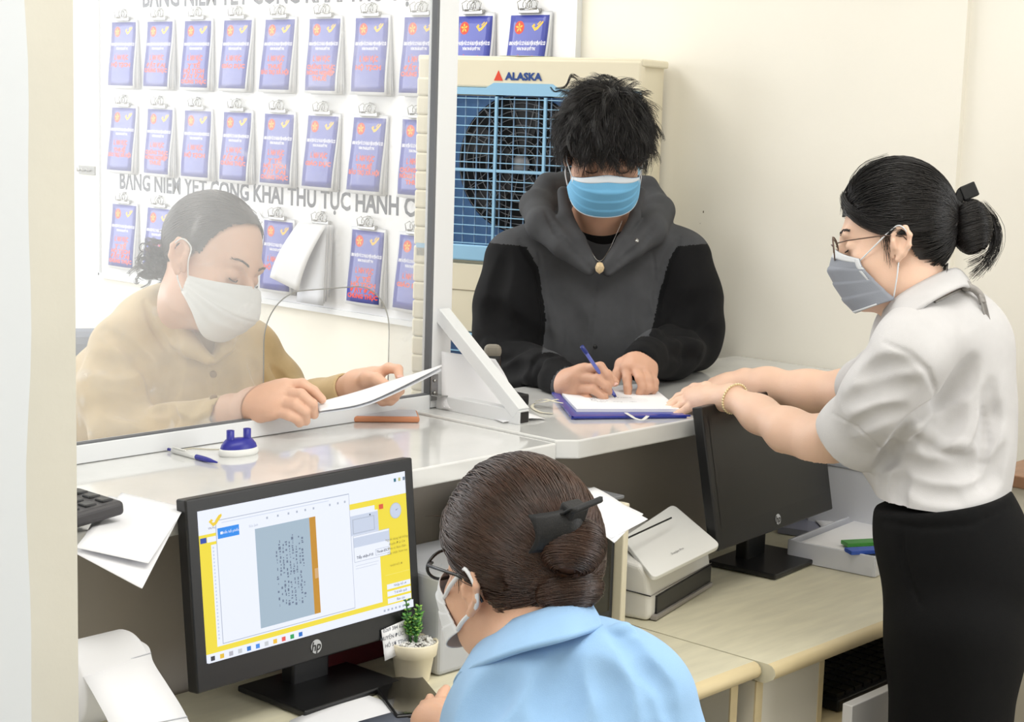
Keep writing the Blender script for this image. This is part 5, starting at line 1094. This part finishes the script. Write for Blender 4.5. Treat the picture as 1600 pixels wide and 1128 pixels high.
hand(D, W2, mL, fL, .0098, [P(574, 592, 3.11), P(588, 592, 3.09), P(602, 601, 3.08)], .016, wr=.026)
D.cap(W2, P(520, 615, 3.22), .025, .028, .02)
V, Q = D.mesh(); big_mesh('body', [(V, Q, SKL)], lw); hl.lashes(lw)
m = MB(); nail(m, P(602, 601, 3.08), P(602, 601, 3.08)-P(588, 592, 3.09), CUP*.5-CAWAY, .0098, NAIL); nail(m, fL[0][2], fL[0][2]-fL[0][1], -CAWAY+CRIGHT*.3, .009, NAIL); W_nails(m, lw)
# jacket
pts = [P(a_, b_, c_) for a_, b_, c_ in ((95, 720, 2.85), (600, 720, 2.85), (95, 440, 3.5), (600, 440, 3.5))]; lo = np.min(pts, 0)-.03; hi = np.max(pts, 0)+.03; lo[2] = .95
D = Field(lo, hi, .0032)
D.chain([P(285, 520, 3.22), P(275, 600, 3.24), P(270, 720, 3.28)], [.10, .13, .14], .06); D.cap(P(205, 545, 3.16), P(385, 545, 3.30), .062, None, .06); D.cap(P(200, 640, 3.2), P(350, 650, 3.26), .12, None, .05)
D.ell(P(250, 500, 3.20), (.075, .075, .045), None, .04)
aR = [P(192, 545, 3.13), P(176, 610, 3.10), P(192, 672, 3.06)]; D.chain(aR, [.064, .062, .058], .025)
fo_ = [P(195, 682, 3.05), P(270, 676, 3.03), P(345, 655, 2.99)]; D.chain(fo_, [.055, .050, .042], .025)
aL = [P(398, 560, 3.31), P(428, 600, 3.32), P(450, 640, 3.30)]; D.chain(aL, [.056, .052, .05], .02); D.chain([aL[2], P(500, 628, 3.25), P(540, 612, 3.19)], [.05, .042, .036], .02)
D.cap(P(160, 600, 3.22), P(150, 700, 3.22), .07, None, .04)
# neck opening, lapels and stand collar
D.chain([P(312, 470, 3.10), P(318, 520, 3.09), P(330, 552, 3.10)], [.060, .036, .010], .010, 's')
D.chain([P(262, 462, 3.24), P(274, 500, 3.14), P(298, 540, 3.09), P(326, 562, 3.085)], [.020, .022, .02, .010], .010)
D.chain([P(350, 497, 3.20), P(362, 515, 3.17), P(352, 538, 3.13), P(334, 562, 3.10)], [.015, .018, .018, .008], .010)
D.chain([P(240, 470, 3.30), P(262, 462, 3.24)], [.02, .02], .01)
D.chain([P(236, 478, 3.22), P(262, 520, 3.13), P(284, 552, 3.095)], [.014, .022, .010], .008)
D.noise(.002, 24, 5); fo = D.fold
fo([(225, 470), (240, 510), (262, 545), (284, 560)], .006, .005, .006); fo([(150, 505), (200, 540), (232, 575), (250, 620), (262, 660)], .010, .009, .014)
fo([(328, 560), (331, 600), (334, 650)], .004, .0028, .005); fo([(140, 560), (180, 572), (215, 570)], .014, .005, .02); fo([(270, 560), (262, 600), (250, 640)], .016, .006, .022)
fo([(350, 545), (365, 540), (372, 545)], .005, .003, .006); fo([(255, 655), (300, 668), (345, 648)], .010, .005, .014); fo([(392, 560), (410, 600), (415, 640)], .012, .006, .016)
fo([(205, 640), (240, 660), (285, 660)], .012, .007, .016); fo([(230, 640), (262, 640), (275, 655)], .010, .006, .014); fo([(160, 630), (200, 640), (225, 630)], .014, .004, .02); fo([(425, 575), (438, 590), (448, 595)], .008, .004, .01)
fo([(300, 590), (310, 620), (300, 645)], .014, .004, .02); fo([(365, 580), (360, 610), (370, 640)], .014, .004, .02)
D.cap(P(350, 652, 2.985), P(385, 636, 2.945), .030, .034, .004, 's'); D.cap(P(545, 608, 3.18), P(572, 600, 3.13), .028, .034, .004, 's')
V, Q = D.mesh(); big_mesh('jacket', [(V, Q, TAN)], lw)
pts = [P(a_, b_, c_) for a_, b_, c_ in ((250, 640, 3.0), (400, 640, 3.0), (250, 470, 3.4), (400, 470, 3.4))]
D2 = Field(np.min(pts, 0), np.max(pts, 0), .003); D2.chain([P(308, 560, 3.20), P(290, 620, 3.24)], [.070, .09], .03); D2.chain([P(300, 460, 3.10), P(318, 525, 3.10)], [.07, .028], .006, 's'); V, Q = D2.mesh(); big_mesh('inner_top', [(V, Q, TIN)], lw)
m = MB()
for px, py in ((333, 585), (334, 622)):
    q_ = D.hit(px, py)
    if q_ is not None: m.lathe([(0, .002), (.006, .002), (.007, 0), (.007, -.002)], mat('button_tan', (150, 122, 84), .4), q_, 14, R=np.column_stack([nrm(np.cross(-CAWAY, Z)), Z, -CAWAY]))
W_(m, 'buttons', lw)
hl.mask(lw, mat('mask_pale', (232, 232, 230), .75, bump=.1, bscale=600), kind='fold', wid=.071, top=-.010, bot=-.128)
G = (0, -.108, -.045); parts = [hair_cap(hl, .004, HAIRG, front=.106)]+swept_hair(hl, lw, 4600, G, HAIRG, 11, .004, .0006, front=.106)
rs = np.random.RandomState(4); fr_ = []
for i in range(90):   # low curly knot
    c_ = hl.w(np.array(G)+rs.normal(size=3)*[.018, .012, .018]); ph = rs.uniform(0, 6.28); r_ = rs.uniform(.006, .016); dv = rs.normal(size=3)*.012; tt = np.linspace(0, 1, 14)
    e1 = nrm(rs.normal(size=3)); e2 = nrm(np.cross(e1, rs.normal(size=3))); base = c_+dv*tt[:, None]+e1*(r_*np.cos(ph+tt*7))[:, None]+e2*(r_*np.sin(ph+tt*7))[:, None]
    for s_ in range(7): fr_.append(base+rs.normal(size=3)*.0018)
parts.append(strands(np.array(fr_), .0007, .0003)+(HAIRG,))
fl = []
for i in range(14):   # loose baby hairs along the brow
    x_ = rs.uniform(-.055, .05); p0 = np.array([x_, .050-.3*x_*x_/.055, .108]); tt = np.linspace(0, 1, 14)[:, None]; fl.append(hl.w(p0+tt*np.array([rs.normal()*.006, -.01+rs.normal()*.008, .012+rs.normal()*.006])+np.sin(tt*3+i)*.0015))
parts.append(strands(np.array(fl), .0003, .0001)+(HAIRG,))
big_mesh('hair', parts, lw)
hip = foot+Z*.98; sd = nrm(CRIGHT*[1, 1, 0]); aw = nrm(CAWAY*[1, 1, 0]); D2 = Field(foot-[.35, .35, 0], foot+[.35, .35, 1.12], .009)
for q in (-1, 1): D2.chain([hip+sd*q*.08, foot+sd*q*.10+Z*.5, foot+sd*q*.10+Z*.06], [.10, .07, .05], .04)
D2.ell(hip, (.15, .12, .12), None, .05); V, Q = D2.mesh(); big_mesh('trousers', [(V, Q, cloth('trousers_dark', (44, 42, 48)))], lw)
for q in (-1, 1): m = MB(); m.box(foot+sd*q*.10+Z*.03-aw*.03, (.09, .24, .06), BLK, R=Rz(math.atan2(aw[1], aw[0])-pi/2), bev=.02); W_(m, 'shoe', lw)
# the papers she holds through the cut-out
m = MB()
T = bez([P(494, 630, 2.965), P(560, 612, 3.02), P(625, 591, 3.08), P(689, 572, 3.13)], 8); B_ = bez([P(499, 643, 2.93), P(562, 632, 2.95), P(612, 612, 2.99), P(690, 573, 3.125)], 8); nT = len(T)-1
m.sheet(lambda u_, v_: T[round(u_*nT)]*(1-v_)+B_[round(u_*nT)]*v_+Z*.002*math.sin(v_*3), nT, 6, PAPER, .0012)
m.sheet(lambda u_, v_: T[round(u_*nT)]*(1-v_)+B_[round(u_*nT)]*v_-Z*(.004+.004*u_*v_), nT, 6, PAPER2, .0008)
tagm(m, 'paper_sheets', 'thin sheaf of white papers held by the woman in the tan jacket', 'paper')
# ================================================================ the standing clerk in the white shirt
foot = P(1490, 900, 2.86)*[1, 1, 0]
rw = person('person standing at the desk in a white short-sleeved shirt, black trousers and grey mask', tuple(foot))
SKR = skin('skin_fair', (232, 194, 170)); SHW = cloth('shirt_white', (206, 204, 204), .03, rough=.7, sheen=.1); TRB = cloth('trousers_black', (9, 9, 10), .05)
hr = Head(P(1397, 377, 2.86), -CRIGHT*.97+CAWAY*.18-CUP*.09, CUP*.99-CRIGHT*.09, .93)
nk = P(1442, 480, 2.86)
pts = [P(a_, b_, c_) for a_, b_, c_ in ((1010, 760, 2.6), (1560, 760, 2.6), (1010, 250, 3.55), (1560, 250, 3.55))]
lo = np.min(pts, 0)-.03; hi = np.max(pts, 0)+.03; D = Field(lo, hi, .0026); hr.build(D, nk, .048)
D.chain([nk, P(1465, 560, 2.91)], [.055, .065], .04)
S1 = P(1420, 560, 2.76); E1 = P(1284, 690, 2.99); W1 = P(1144, 621, 3.19)
D.chain([S1, P(1370, 640, 2.84), E1], [.048, .047, .041], .03); D.chain([E1, P(1232, 673, 3.05), P(1186, 647, 3.13), W1], [.041, .0365, .0300, .0235], .03)
mN = [P(1078, 613, 3.30), P(1078, 620, 3.285), P(1082, 626, 3.27), P(1090, 632, 3.255)]
fN = [[P(1060, 620, 3.325), P(1050, 629, 3.33), P(1040, 636, 3.33)], [P(1060, 626, 3.30), P(1048, 634, 3.305), P(1037, 641, 3.30)], [P(1066, 632, 3.285), P(1055, 639, 3.285), P(1044, 644, 3.28)], [P(1074, 638, 3.262), P(1063, 645, 3.262), P(1052, 650, 3.258)]]
hand(D, W1, mN, fN, .0082, [P(1104, 606, 3.29), P(1085, 606, 3.33), P(1070, 612, 3.35)], .0135, wr=.023)
S2 = P(1440, 560, 3.02); E2 = P(1330, 614, 3.28); W2 = P(1166, 596, 3.42)
D.chain([S2, E2], [.046, .044], .03); D.chain([E2, P(1262, 612, 3.34), P(1200, 602, 3.39), W2], [.042, .038, .031, .025], .03)
mF = [P(1116, 598, 3.46), P(1112, 604, 3.45), P(1112, 610, 3.44), P(1118, 614, 3.43)]
fF = [[P(1100, 604, 3.47), P(1090, 612, 3.47), P(1082, 620, 3.465)], [P(1096, 610, 3.455), P(1085, 618, 3.455), P(1078, 624, 3.45)], [P(1098, 615, 3.44), P(1088, 622, 3.44), P(1081, 627, 3.435)], [P(1106, 619, 3.425), P(1098, 624, 3.42), P(1091, 629, 3.42)]]
hand(D, W2, mF, fF, .0082, None, .0135, wr=.023)
V, Q = D.mesh(); big_mesh('body', [(V, Q, SKR)], rw); hr.lashes(rw)
m = MB()
for f_ in fN+fF: nail(m, f_[-1], f_[-1]-f_[-2], CUP, .0078, NAIL)
W_nails(m, rw)
# beaded bracelet
a_ = nrm(P(1190, 644, 3.12)-W1); c_ = W1+a_*.008; e1 = nrm(np.cross(a_, Z)); e2 = np.cross(a_, e1); m = MB()
for q in np.linspace(0, 2*pi, 34, endpoint=False):
    p_ = c_+(e1*math.cos(q)*.0285+e2*math.sin(q)*.0285); m.lathe([(0, -.0026), (.0019, -.0018), (.0026, 0), (.0019, .0018), (0, .0026)], mat('bead_gold', (240, 222, 176), .25, metal=.3), p_, 8)
W_(m, 'bead_bracelet', rw)
# shirt
pts = [P(a_, b_, c_) for a_, b_, c_ in ((1250, 830, 2.5), (1620, 830, 2.5), (1250, 410, 3.2), (1620, 410, 3.2))]; lo = np.min(pts, 0)-.03; hi = np.max(pts, 0)+.03; D = Field(lo, hi, .0032)
AX = nrm(CAWAY*.97+CRIGHT*.2)
v1 = nrm(P(1330, 688, 2.90)-P(1392, 612, 2.80))
D.chain([S1, P(1386, 624, 2.80), P(1338, 678, 2.89), P(1303, 719, 2.95)], [.066, .070, .063, .060], .03); D.plane(P(1328, 690, 2.895), v1, .002, (P(1310, 700, 2.9)-.16, P(1310, 700, 2.9)+.16)); D.cap(P(1336, 682, 2.885), P(1300, 725, 2.94), .050, .050, .004, 's')
D.chain([S2, P(1390, 590, 3.12), P(1350, 604, 3.22)], [.062, .060, .055], .03)
D.chain([P(1462, 540, 2.90), P(1460, 620, 2.90), P(1462, 700, 2.89), P(1474, 785, 2.87)], [.112, .114, .114, .106], .012)
D.ell(P(1492, 590, 2.90), (.085, .09, .13), None, .06); D.ell(P(1496, 690, 2.89), (.078, .085, .11), None, .06); D.ell(P(1402, 660, 2.93), (.075, .08, .10), None, .05)
D.cap(P(1440, 522, 2.80), P(1470, 520, 3.00), .060, None, .05); D.chain([P(1450, 500, 2.87), P(1462, 530, 2.87)], [.052, .08], .04)
D.noise(.0018, 22, 9); fo = D.fold
fo([(1382, 535), (1420, 552), (1450, 580), (1462, 612), (1456, 640)], .005, .003, .005)
fo([(1455, 636), (1430, 660), (1395, 700), (1376, 730)], .011, .012, .016); fo([(1520, 565), (1500, 600), (1470, 625), (1440, 650)], .014, .008, .02)
fo([(1560, 640), (1545, 690), (1530, 720), (1490, 712), (1440, 680)], .014, .008, .02); fo([(1550, 600), (1545, 650), (1530, 690)], .012, .006, .018); fo([(1430, 665), (1470, 690), (1520, 700)], .010, .007, .014, 'u')
fo([(1395, 720), (1440, 735), (1500, 740), (1550, 730)], .012, .006, .02); fo([(1400, 750), (1450, 770), (1500, 775), (1560, 750)], .010, .006, .016); fo([(1570, 700), (1555, 740), (1530, 765)], .010, .005, .016)
fo([(1345, 590), (1380, 575), (1420, 570)], .012, .005, .02); fo([(1320, 630), (1370, 610), (1425, 600)], .012, .005, .02); fo([(1330, 670), (1370, 650), (1410, 640)], .010, .004, .016); fo([(1300, 646), (1340, 668), (1384, 706)], .003, .0018, .003)
fo([(1500, 640), (1480, 670), (1450, 700)], .012, .005, .02); fo([(1535, 640), (1540, 690), (1530, 740)], .006, .003, .008); fo([(1410, 740), (1400, 770), (1410, 790)], .010, .005, .016); 
D.chain([P(1432, 440, 2.86), P(1445, 480, 2.87)], [.047, .046], .004, 's')
D.plane(P(1470, 797, 2.86), -CUP+.17*CRIGHT+.10*CAWAY, .006)
V, Q = D.mesh(); big_mesh('shirt', [(V, Q, SHW)], rw)
collar(rw, [(1512, 432, 2.89), (1492, 418, 2.83), (1450, 434, 2.80), (1405, 460, 2.795), (1382, 482, 2.83), (1376, 494, 2.87)], [(1524, 462, 2.87), (1508, 446, 2.785), (1458, 468, 2.745), (1418, 496, 2.745), (1394, 520, 2.76), (1376, 520, 2.82)], SHW, th=.005)
RG = mat('ribbon_grey', (150, 146, 142), .5, var=.2, scale=60); LB_ = thing
q0 = [D.hit(px, py) for px, py in ((1460, 472), (1482, 461), (1500, 452))]; q0 = [q+(-CAWAY)*.004 for q in q0 if q is not None]
m = MB(); 
if len(q0) > 1: m.tube(bez(q0+[P(1506, 444, 2.83)], 5), [.0022]*len(bez(q0+[P(1506, 444, 2.83)], 5)), RG, 6)
m.lathe([(0, -.010), (.008, -.006), (.009, 0), (.007, .007), (0, .010)], RG, P(1510, 447, 2.82), 12)
m.tube(bez([P(1510, 447, 2.82), P(1522, 452, 2.815), P(1532, 462, 2.815), P(1536, 474, 2.81)], 5), .006, RG, 8)
m.sheet(lambda u_, v_: P(1529+10*u_+9*v_, 460+38*v_+3*u_, 2.805+.004*math.sin(u_*3)), 4, 8, RG, .001); W_(m, 'neck_ribbon', rw)
# trousers and shoes
D = Field(foot-[.32, .32, 0], foot+[.32, .32, 1.14], .005)
hp = lambda px, py: P(px, py, 2.86)
D.chain([hp(1476, 770), hp(1484, 830), hp(1494, 900), hp(1492, 1000), hp(1486, 1128)], [.098, .106, .113, .108, .100], .04)
D.ell(hp(1520, 870), (.085, .085, .10), None, .05); D.ell(hp(1440, 820), (.065, .075, .09), None, .04)
for q in (-1, 1): D.chain([hp(1490, 980)+AX*q*.05, foot+AX*q*.06+Z*.45, foot+AX*q*.06+Z*.06], [.092, .075, .072], .03)
D.fold([(1412, 820), (1410, 860), (1425, 920), (1440, 950)], .005, .0028, .006); D.fold([(1380, 815), (1440, 826), (1520, 820), (1580, 790)], .004, .002, .006); D.plane(hp(1470, 780), CUP-.17*CRIGHT-.10*CAWAY, .004)
V, Q = D.mesh(); big_mesh('trousers', [(V, Q, TRB)], rw)
for q in (-1, 1): m = MB(); m.box(foot+AX*q*.06+Z*.03-CRIGHT*.03, (.085, .23, .06), BLK, R=Rz(math.atan2(-CRIGHT[1], -CRIGHT[0])-pi/2), bev=.02); W_(m, 'shoe', rw)
# mask, glasses, hair
hr.mask(rw, mat('mask_grey', (142, 146, 156), .75, bump=.15, bscale=600), edge=mat('mask_trim', (214, 216, 220), .7), wid=.077, top=-.004, bot=-.122, rise=.016)
def glasses(hd, par, mm, rx=.0245, rz=.021, z0=-.004, y0=.118, th=.0013, lens=True):
    g = MB(); l_ = MB()
    for q in (-1, 1):
        c_ = np.array([q*.034, y0, z0]); loop = [hd.w(c_+[rx*math.cos(a_)*(1+.06*math.cos(2*a_)), -.004*abs(math.cos(a_))-.004*q*math.cos(a_)*q, rz*math.sin(a_)]) for a_ in np.linspace(0, 2*pi, 28, endpoint=False)]
        g.tube(loop, th*hd.sc, mm, 6, closed=True); g.tube([hd.w((q*.057, y0-.006, z0+.008)), hd.w((q*.074, .085, z0+.010)), hd.w((q*.083, .02, z0+.012)), hd.w((q*.086, -.012, z0+.008)), hd.w((q*.084, -.028, z0-.012))], th*hd.sc*.95, mm, 6)
        l_.add([hd.w(c_)]+loop, [(0, i+1, (i+1) % 28+1) for i in range(28)], LENS)
    g.tube([hd.w((-.012, y0, z0+.006)), hd.w((0, y0+.003, z0+.009)), hd.w((.012, y0, z0+.006))], th*hd.sc, mm, 6)
    o = W_(g, 'glasses', par)
    if lens: o2 = l_.build('lens'); iv = wmat(par).inverted(); o2.parent = o; o2.data.transform(iv)
    return o
LENS = bpy.data.materials.new('lens_clear'); LENS.use_nodes = True; nt = LENS.node_tree; nt.nodes.clear(); o_ = nt.nodes.new('ShaderNodeOutputMaterial'); mx = nt.nodes.new('ShaderNodeMixShader'); mx.inputs[0].default_value = .07
t_ = nt.nodes.new('ShaderNodeBsdfTransparent'); t_.inputs[0].default_value = (.96, .97, .95, 1); g_ = nt.nodes.new('ShaderNodeBsdfGlossy'); g_.inputs['Roughness'].default_value = .02
nt.links.new(t_.outputs[0], mx.inputs[1]); nt.links.new(g_.outputs[0], mx.inputs[2]); nt.links.new(mx.outputs[0], o_.inputs[0])
glasses(hr, rw, mat('glasses_brown', (92, 70, 58), .3), y0=.108)
G = (0, -.108, .03)
parts = [hair_cap(hr, .004, HAIRB, cap=(.083, .099, .107), front=.056)]+swept_hair(hr, rw, 5200, G, HAIRB, 21, .007, .0006, front=.054, cap=(.084, .101, .109))
def bun(hd, c, r, n, mt, seed, parts, tilt=(0, 0, 1)):
    D_ = Field(hd.w(c)-.09, hd.w(c)+.09, .003); D_.ell(hd.w(c), np.array(r)*hd.sc*.93, hd.R); V, Q = D_.mesh(); parts.append((V, Q, mt))
    r_ = np.random.RandomState(seed); ax_ = nrm(tilt); e1 = nrm(np.cross(ax_, (.3, 1, .2))); e2 = np.cross(ax_, e1); A = []
    for i in range(n):
        h_ = r_.uniform(-.95, .95); ph = r_.uniform(0, 6.28); ln = r_.uniform(1.5, 3.2); tt = np.linspace(0, 1, 14); hh = np.clip(h_+.25*np.sin(tt*3+ph)*.6, -.97, .97); k_ = np.sqrt(1-hh**2)
        v = (e1*(np.cos(ph+tt*ln)*k_)[:, None]+e2*(np.sin(ph+tt*ln)*k_)[:, None]+ax_*hh[:, None])*np.array(r)*(1+r_.uniform(-.04, .06)); A.append(hd.w(np.array(c)+v))
    parts.append(strands(np.array(A), .0006, .0004)+(mt,))
bun(hr, (0, -.136, .012), (.034, .036, .048), 1500, HAIRB, 5, parts)
parts.append(side_locks(hr, 900, 3, [(.006, .0800, .088), (.040, .0760, .064), (.066, .050, .038), (.0815, .012, .022), (.0845, -.03, .024), (.080, -.06, .026)])+(HAIRB,))
rs = np.random.RandomState(8); A = []
for k_, (ptz, n_) in enumerate((([(1530, 322, 2.85), (1552, 345, 2.85), (1556, 380, 2.85), (1546, 405, 2.85), (1522, 430, 2.85)], 60), ([(1528, 325, 2.86), (1548, 350, 2.86), (1550, 385, 2.86), (1538, 400, 2.86), (1516, 412, 2.86)], 40), ([(1535, 318, 2.85), (1558, 350, 2.85), (1560, 380, 2.85), (1552, 400, 2.85), (1540, 420, 2.85)], 40), ([(1330, 300, 2.84), (1333, 280, 2.84), (1352, 258, 2.84), (1385, 246, 2.84)], 26))):
    b_ = np.array(bez([P(*q) for q in ptz], 5)); tt = np.linspace(0, 1, len(b_))[:, None]
    for i in range(n_): A.append((b_+rs.normal(size=3)*.0035*(1-.4*tt)+rs.normal(size=3)*.004*tt)[np.linspace(0, len(b_)-1, 14).astype(int)])
for i in range(50):  # sideburn and nape wisps
    sd_ = rs.choice([-1, 1]); p0 = np.array([sd_*.073, .012+rs.normal()*.006, .012]); tt = np.linspace(0, 1, 14)[:, None]; A.append(hr.w(p0+tt*np.array([sd_*.002, -.006+rs.normal()*.006, -.045+rs.normal()*.012])))
    p0 = np.array([rs.uniform(-.045, .045), -.088, -.050]); A.append(hr.w(p0+tt*np.array([rs.normal()*.004, .012+rs.normal()*.006, -.022+rs.normal()*.008])))
parts.append(strands(np.array(A), .0005, .0002)+(HAIRB,)); hair = big_mesh('hair', parts, rw)
m = MB(); BW_ = mat('bow_black', (15, 15, 17), .6, bump=.2, bscale=500)
m.box(P(1500, 306, 2.84), (.030, .016, .022), BW_, R=hr.R@Rx(.5), bev=.003); m.box(P(1514, 299, 2.83), (.022, .026, .024), BW_, R=hr.R@Rx(-.3), bev=.002); m.box(P(1494, 316, 2.84), (.03, .03, .010), BW_, R=hr.R@Rx(.9), bev=.003); W_(m, 'hair_bow', rw)
# ================================================================ the seated clerk in the light blue shirt
foot = P(830, 1128, 2.18)*[1, 1, 0]
ck = person('person in a light blue shirt with a brown bun, seated at the near desk', tuple(foot))
SKC = skin('skin_clerk', (224, 178, 150)); SHB = cloth('shirt_blue', (152, 190, 228), .03, rough=.75, sheen=.1); MASKW = mat('mask_plain_white', (232, 234, 238), .75, bump=.1, bscale=600)
hc = Head(P(808, 893, 2.14), -CRIGHT*.68+CAWAY*.72+CUP*.10, CUP*.985-CRIGHT*.10-CAWAY*.05, 1.0)
nk = P(850, 1010, 2.08)
pts = [P(a_, b_, c_) for a_, b_, c_ in ((590, 1190, 2.0), (960, 1190, 2.0), (590, 720, 2.6), (960, 720, 2.6))]
lo = np.min(pts, 0)-.03; hi = np.max(pts, 0)+.03; lo[2] = .74; D = Field(lo, hi, .0026); hc.build(D, nk, .050)
D.chain([nk, P(880, 1110, 2.06)], [.056, .09], .04)
W1 = P(672, 1128, 2.42); D.chain([P(760, 1170, 2.30), W1], [.034, .026], .02)
mC = [P(684, 1104, 2.47), P(678, 1110, 2.46), P(674, 1117, 2.45), P(674, 1126, 2.44)]
fC = [[P(688, 1092, 2.49), P(692, 1083, 2.50), P(697, 1076, 2.505)], [P(676, 1102, 2.49), P(672, 1096, 2.50), P(672, 1090, 2.51)], [P(668, 1110, 2.48), P(662, 1105, 2.495), P(662, 1100, 2.505)], [P(664, 1120, 2.465), P(658, 1115, 2.48), P(657, 1110, 2.49)]]
hand(D, W1, mC, fC, .0082, [P(680, 1118, 2.45), P(690, 1106, 2.47), P(700, 1096, 2.48)], .0135, wr=.023)
V, Q = D.mesh(); big_mesh('body', [(V, Q, SKC)], ck); hc.lashes(ck)
pts = [P(a_, b_, c_) for a_, b_, c_ in ((600, 1250, 1.78), (1130, 1250, 1.78), (600, 900, 2.45), (1130, 900, 2.45))]; lo = np.min(pts, 0)-.03; hi = np.max(pts, 0)+.03; lo[2] = .62; hi[2] = 1.25; D = Field(lo, hi, .0032)
D.chain([P(880, 1115, 2.04), P(885, 1200, 2.03), P(890, 1400, 2.02)], [.115, .14, .14], .06)
D.cap(P(786, 1136, 2.11), P(985, 1092, 1.99), .064, None, .06); D.cap(P(850, 1072, 2.08), P(940, 1078, 2.02), .056, None, .05); D.ell(P(856, 1064, 2.08), (.082, .085, .045), None, .05)
D.chain([P(1000, 1105, 1.99), P(1018, 1190, 1.99), P(1010, 1300, 2.05)], [.060, .060, .05], .04); D.chain([P(772, 1145, 2.13), P(740, 1185, 2.18), P(700, 1210, 2.26)], [.060, .052, .045], .04)
D.chain([P(812, 940, 2.12), P(835, 982, 2.10)], [.054, .050], .006, 's')
D.noise(.0018, 20, 14); fo = D.fold
fo([(960, 990), (985, 1010), (1010, 1060), (1020, 1128)], .010, .004, .014); fo([(1010, 1040), (1040, 1080), (1050, 1128)], .008, .003, .014); fo([(880, 1040), (870, 1090), (880, 1128)], .018, .004, .03)
fo([(790, 1068), (750, 1098), (722, 1140)], .020, .003, .035); fo([(958, 985), (975, 982), (985, 985)], .006, .005, .008, 'u'); fo([(930, 1040), (960, 1080), (965, 1128)], .012, .003, .02)
V, Q = D.mesh(); big_mesh('shirt', [(V, Q, SHB)], ck)
collar(ck, [(742, 1045, 2.19), (750, 1006, 2.13), (800, 974, 2.05), (850, 956, 2.01), (895, 942, 2.03), (916, 936, 2.09)], [(716, 1096, 2.17), (716, 1062, 2.09), (760, 1040, 2.00), (815, 1020, 1.955), (880, 1003, 1.935), (944, 982, 1.99)], SHB, th=.005)
# seated legs on an office chair
D = Field(foot+[-.5, -.5, 0], foot+[.6, .75, .8], .009); fw = nrm((-.15, 1, 0)); sx = nrm((1, .15, 0)); hb = np.array([P(890, 1400, 2.02)[0], P(890, 1400, 2.02)[1], .56])
D.ell(hb, (.17, .16, .10), None, .05)
for q in (-1, 1): D.chain([hb+sx*q*.08, hb+sx*q*.1+fw*.42-Z*.02, hb+sx*q*.1+fw*.42-Z*.48], [.085, .062, .048], .03)
V, Q = D.mesh(); big_mesh('trousers', [(V, Q, TRB)], ck)
for q in (-1, 1): m = MB(); m.box(hb+sx*q*.1+fw*.47-Z*.53, (.085, .23, .06), BLK, bev=.02); W_(m, 'shoe', ck)
t = thing('office_chair', 'black office chair under the seated clerk in the light blue shirt', 'chair', (hb[0], hb[1], 0), .1)
m = MB(); m.box((0, .02, .425), (.46, .44, .06), BLK, bev=.02); m.build('seat', t)
m = MB(); m.tube([(0, 0, .06), (0, 0, .40)], .025, STEEL, 12); m.build('gas_column', t)
for i in range(5): a_ = i*2*pi/5+.3; m = MB(); m.tube([(0, 0, .09), (.26*math.cos(a_), .26*math.sin(a_), .06)], .017, BLK, 8); m.lathe([(0, -.01), (.025, -.01), (.025, .01), (0, .01)], BLK, (.26*math.cos(a_), .26*math.sin(a_), .026), 12, R=Rx(pi/2)); m.build('leg', t)
hc.mask(ck, MASKW, wid=.071, top=-.008, bot=-.114, lr=.003)
glasses(hc, ck, mat('glasses_black', (18, 18, 19), .25), rx=.025, rz=.0185, y0=.103, th=.0022)
G = (-.02, -.112, .02)
parts = [hair_cap(hc, .004, HAIRBR, cap=(.085, .106, .108), front=.062)]+swept_hair(hc, ck, 9500, G, HAIRBR, 31, .006, .00055, front=.058, cap=(.0865, .108, .110), K=16, wave=.002)
bun(hc, (-.022, -.122, .058), (.042, .034, .034), 1700, HAIRBR, 6, parts, tilt=(.55, .2, 1)); bun(hc, (-.020, -.114, .002), (.047, .031, .024), 1200, HAIRBR, 7, parts, tilt=(.2, .3, 1))
parts.append(side_locks(hc, 900, 4, [(.006, .0845, .088), (.040, .0820, .062), (.068, .052, .034), (.0835, .012, .022), (.0865, -.03, .022), (.082, -.06, .022)])+(HAIRBR,))
rs = np.random.RandomState(9); A = []; tt = np.linspace(0, 1, 14)[:, None]
for i in range(60):
    p0 = np.array([rs.uniform(-.06, .06), .062, .070]); A.append(hc.w(p0+tt*np.array([rs.normal()*.01, .008+rs.normal()*.006, .012+rs.normal()*.01])-tt**2*np.array([0, .02, 0])))
    p0 = np.array([rs.uniform(-.05, .05), -.085, -.052]); A.append(hc.w(p0+tt*np.array([rs.normal()*.006, .006, -.014+rs.normal()*.006])))
    sd_ = rs.choice([-1, 1]); p0 = np.array([sd_*.070, .03, .03]); A.append(hc.w(p0+tt*np.array([sd_*.004, -.004+rs.normal()*.008, -.03+rs.normal()*.01])))
parts.append(strands(np.array(A), .0005, .0002)+(HAIRBR,)); big_mesh('hair', parts, ck)
m = MB(); kk = hc.w
m.sheet(lambda u_, v_: kk((-.075+.055*u_, -.100-.030*math.sin(u_*2.2)-.012*math.sin(v_*pi), .056+.047*v_+.012*u_)), 10, 8, BW_, .003)
m.sheet(lambda u_, v_: kk((-.05+.05*u_, -.118-.03*math.sin(v_*2), .096+.016*math.sin(v_*2.2)+.006*u_)), 6, 8, BW_, .003)
m.box(kk((-.030, -.130, .104)), (.030, .022, .022), BW_, R=hc.R@Rx(.4), bev=.004); W_(m, 'hair_bow', ck)
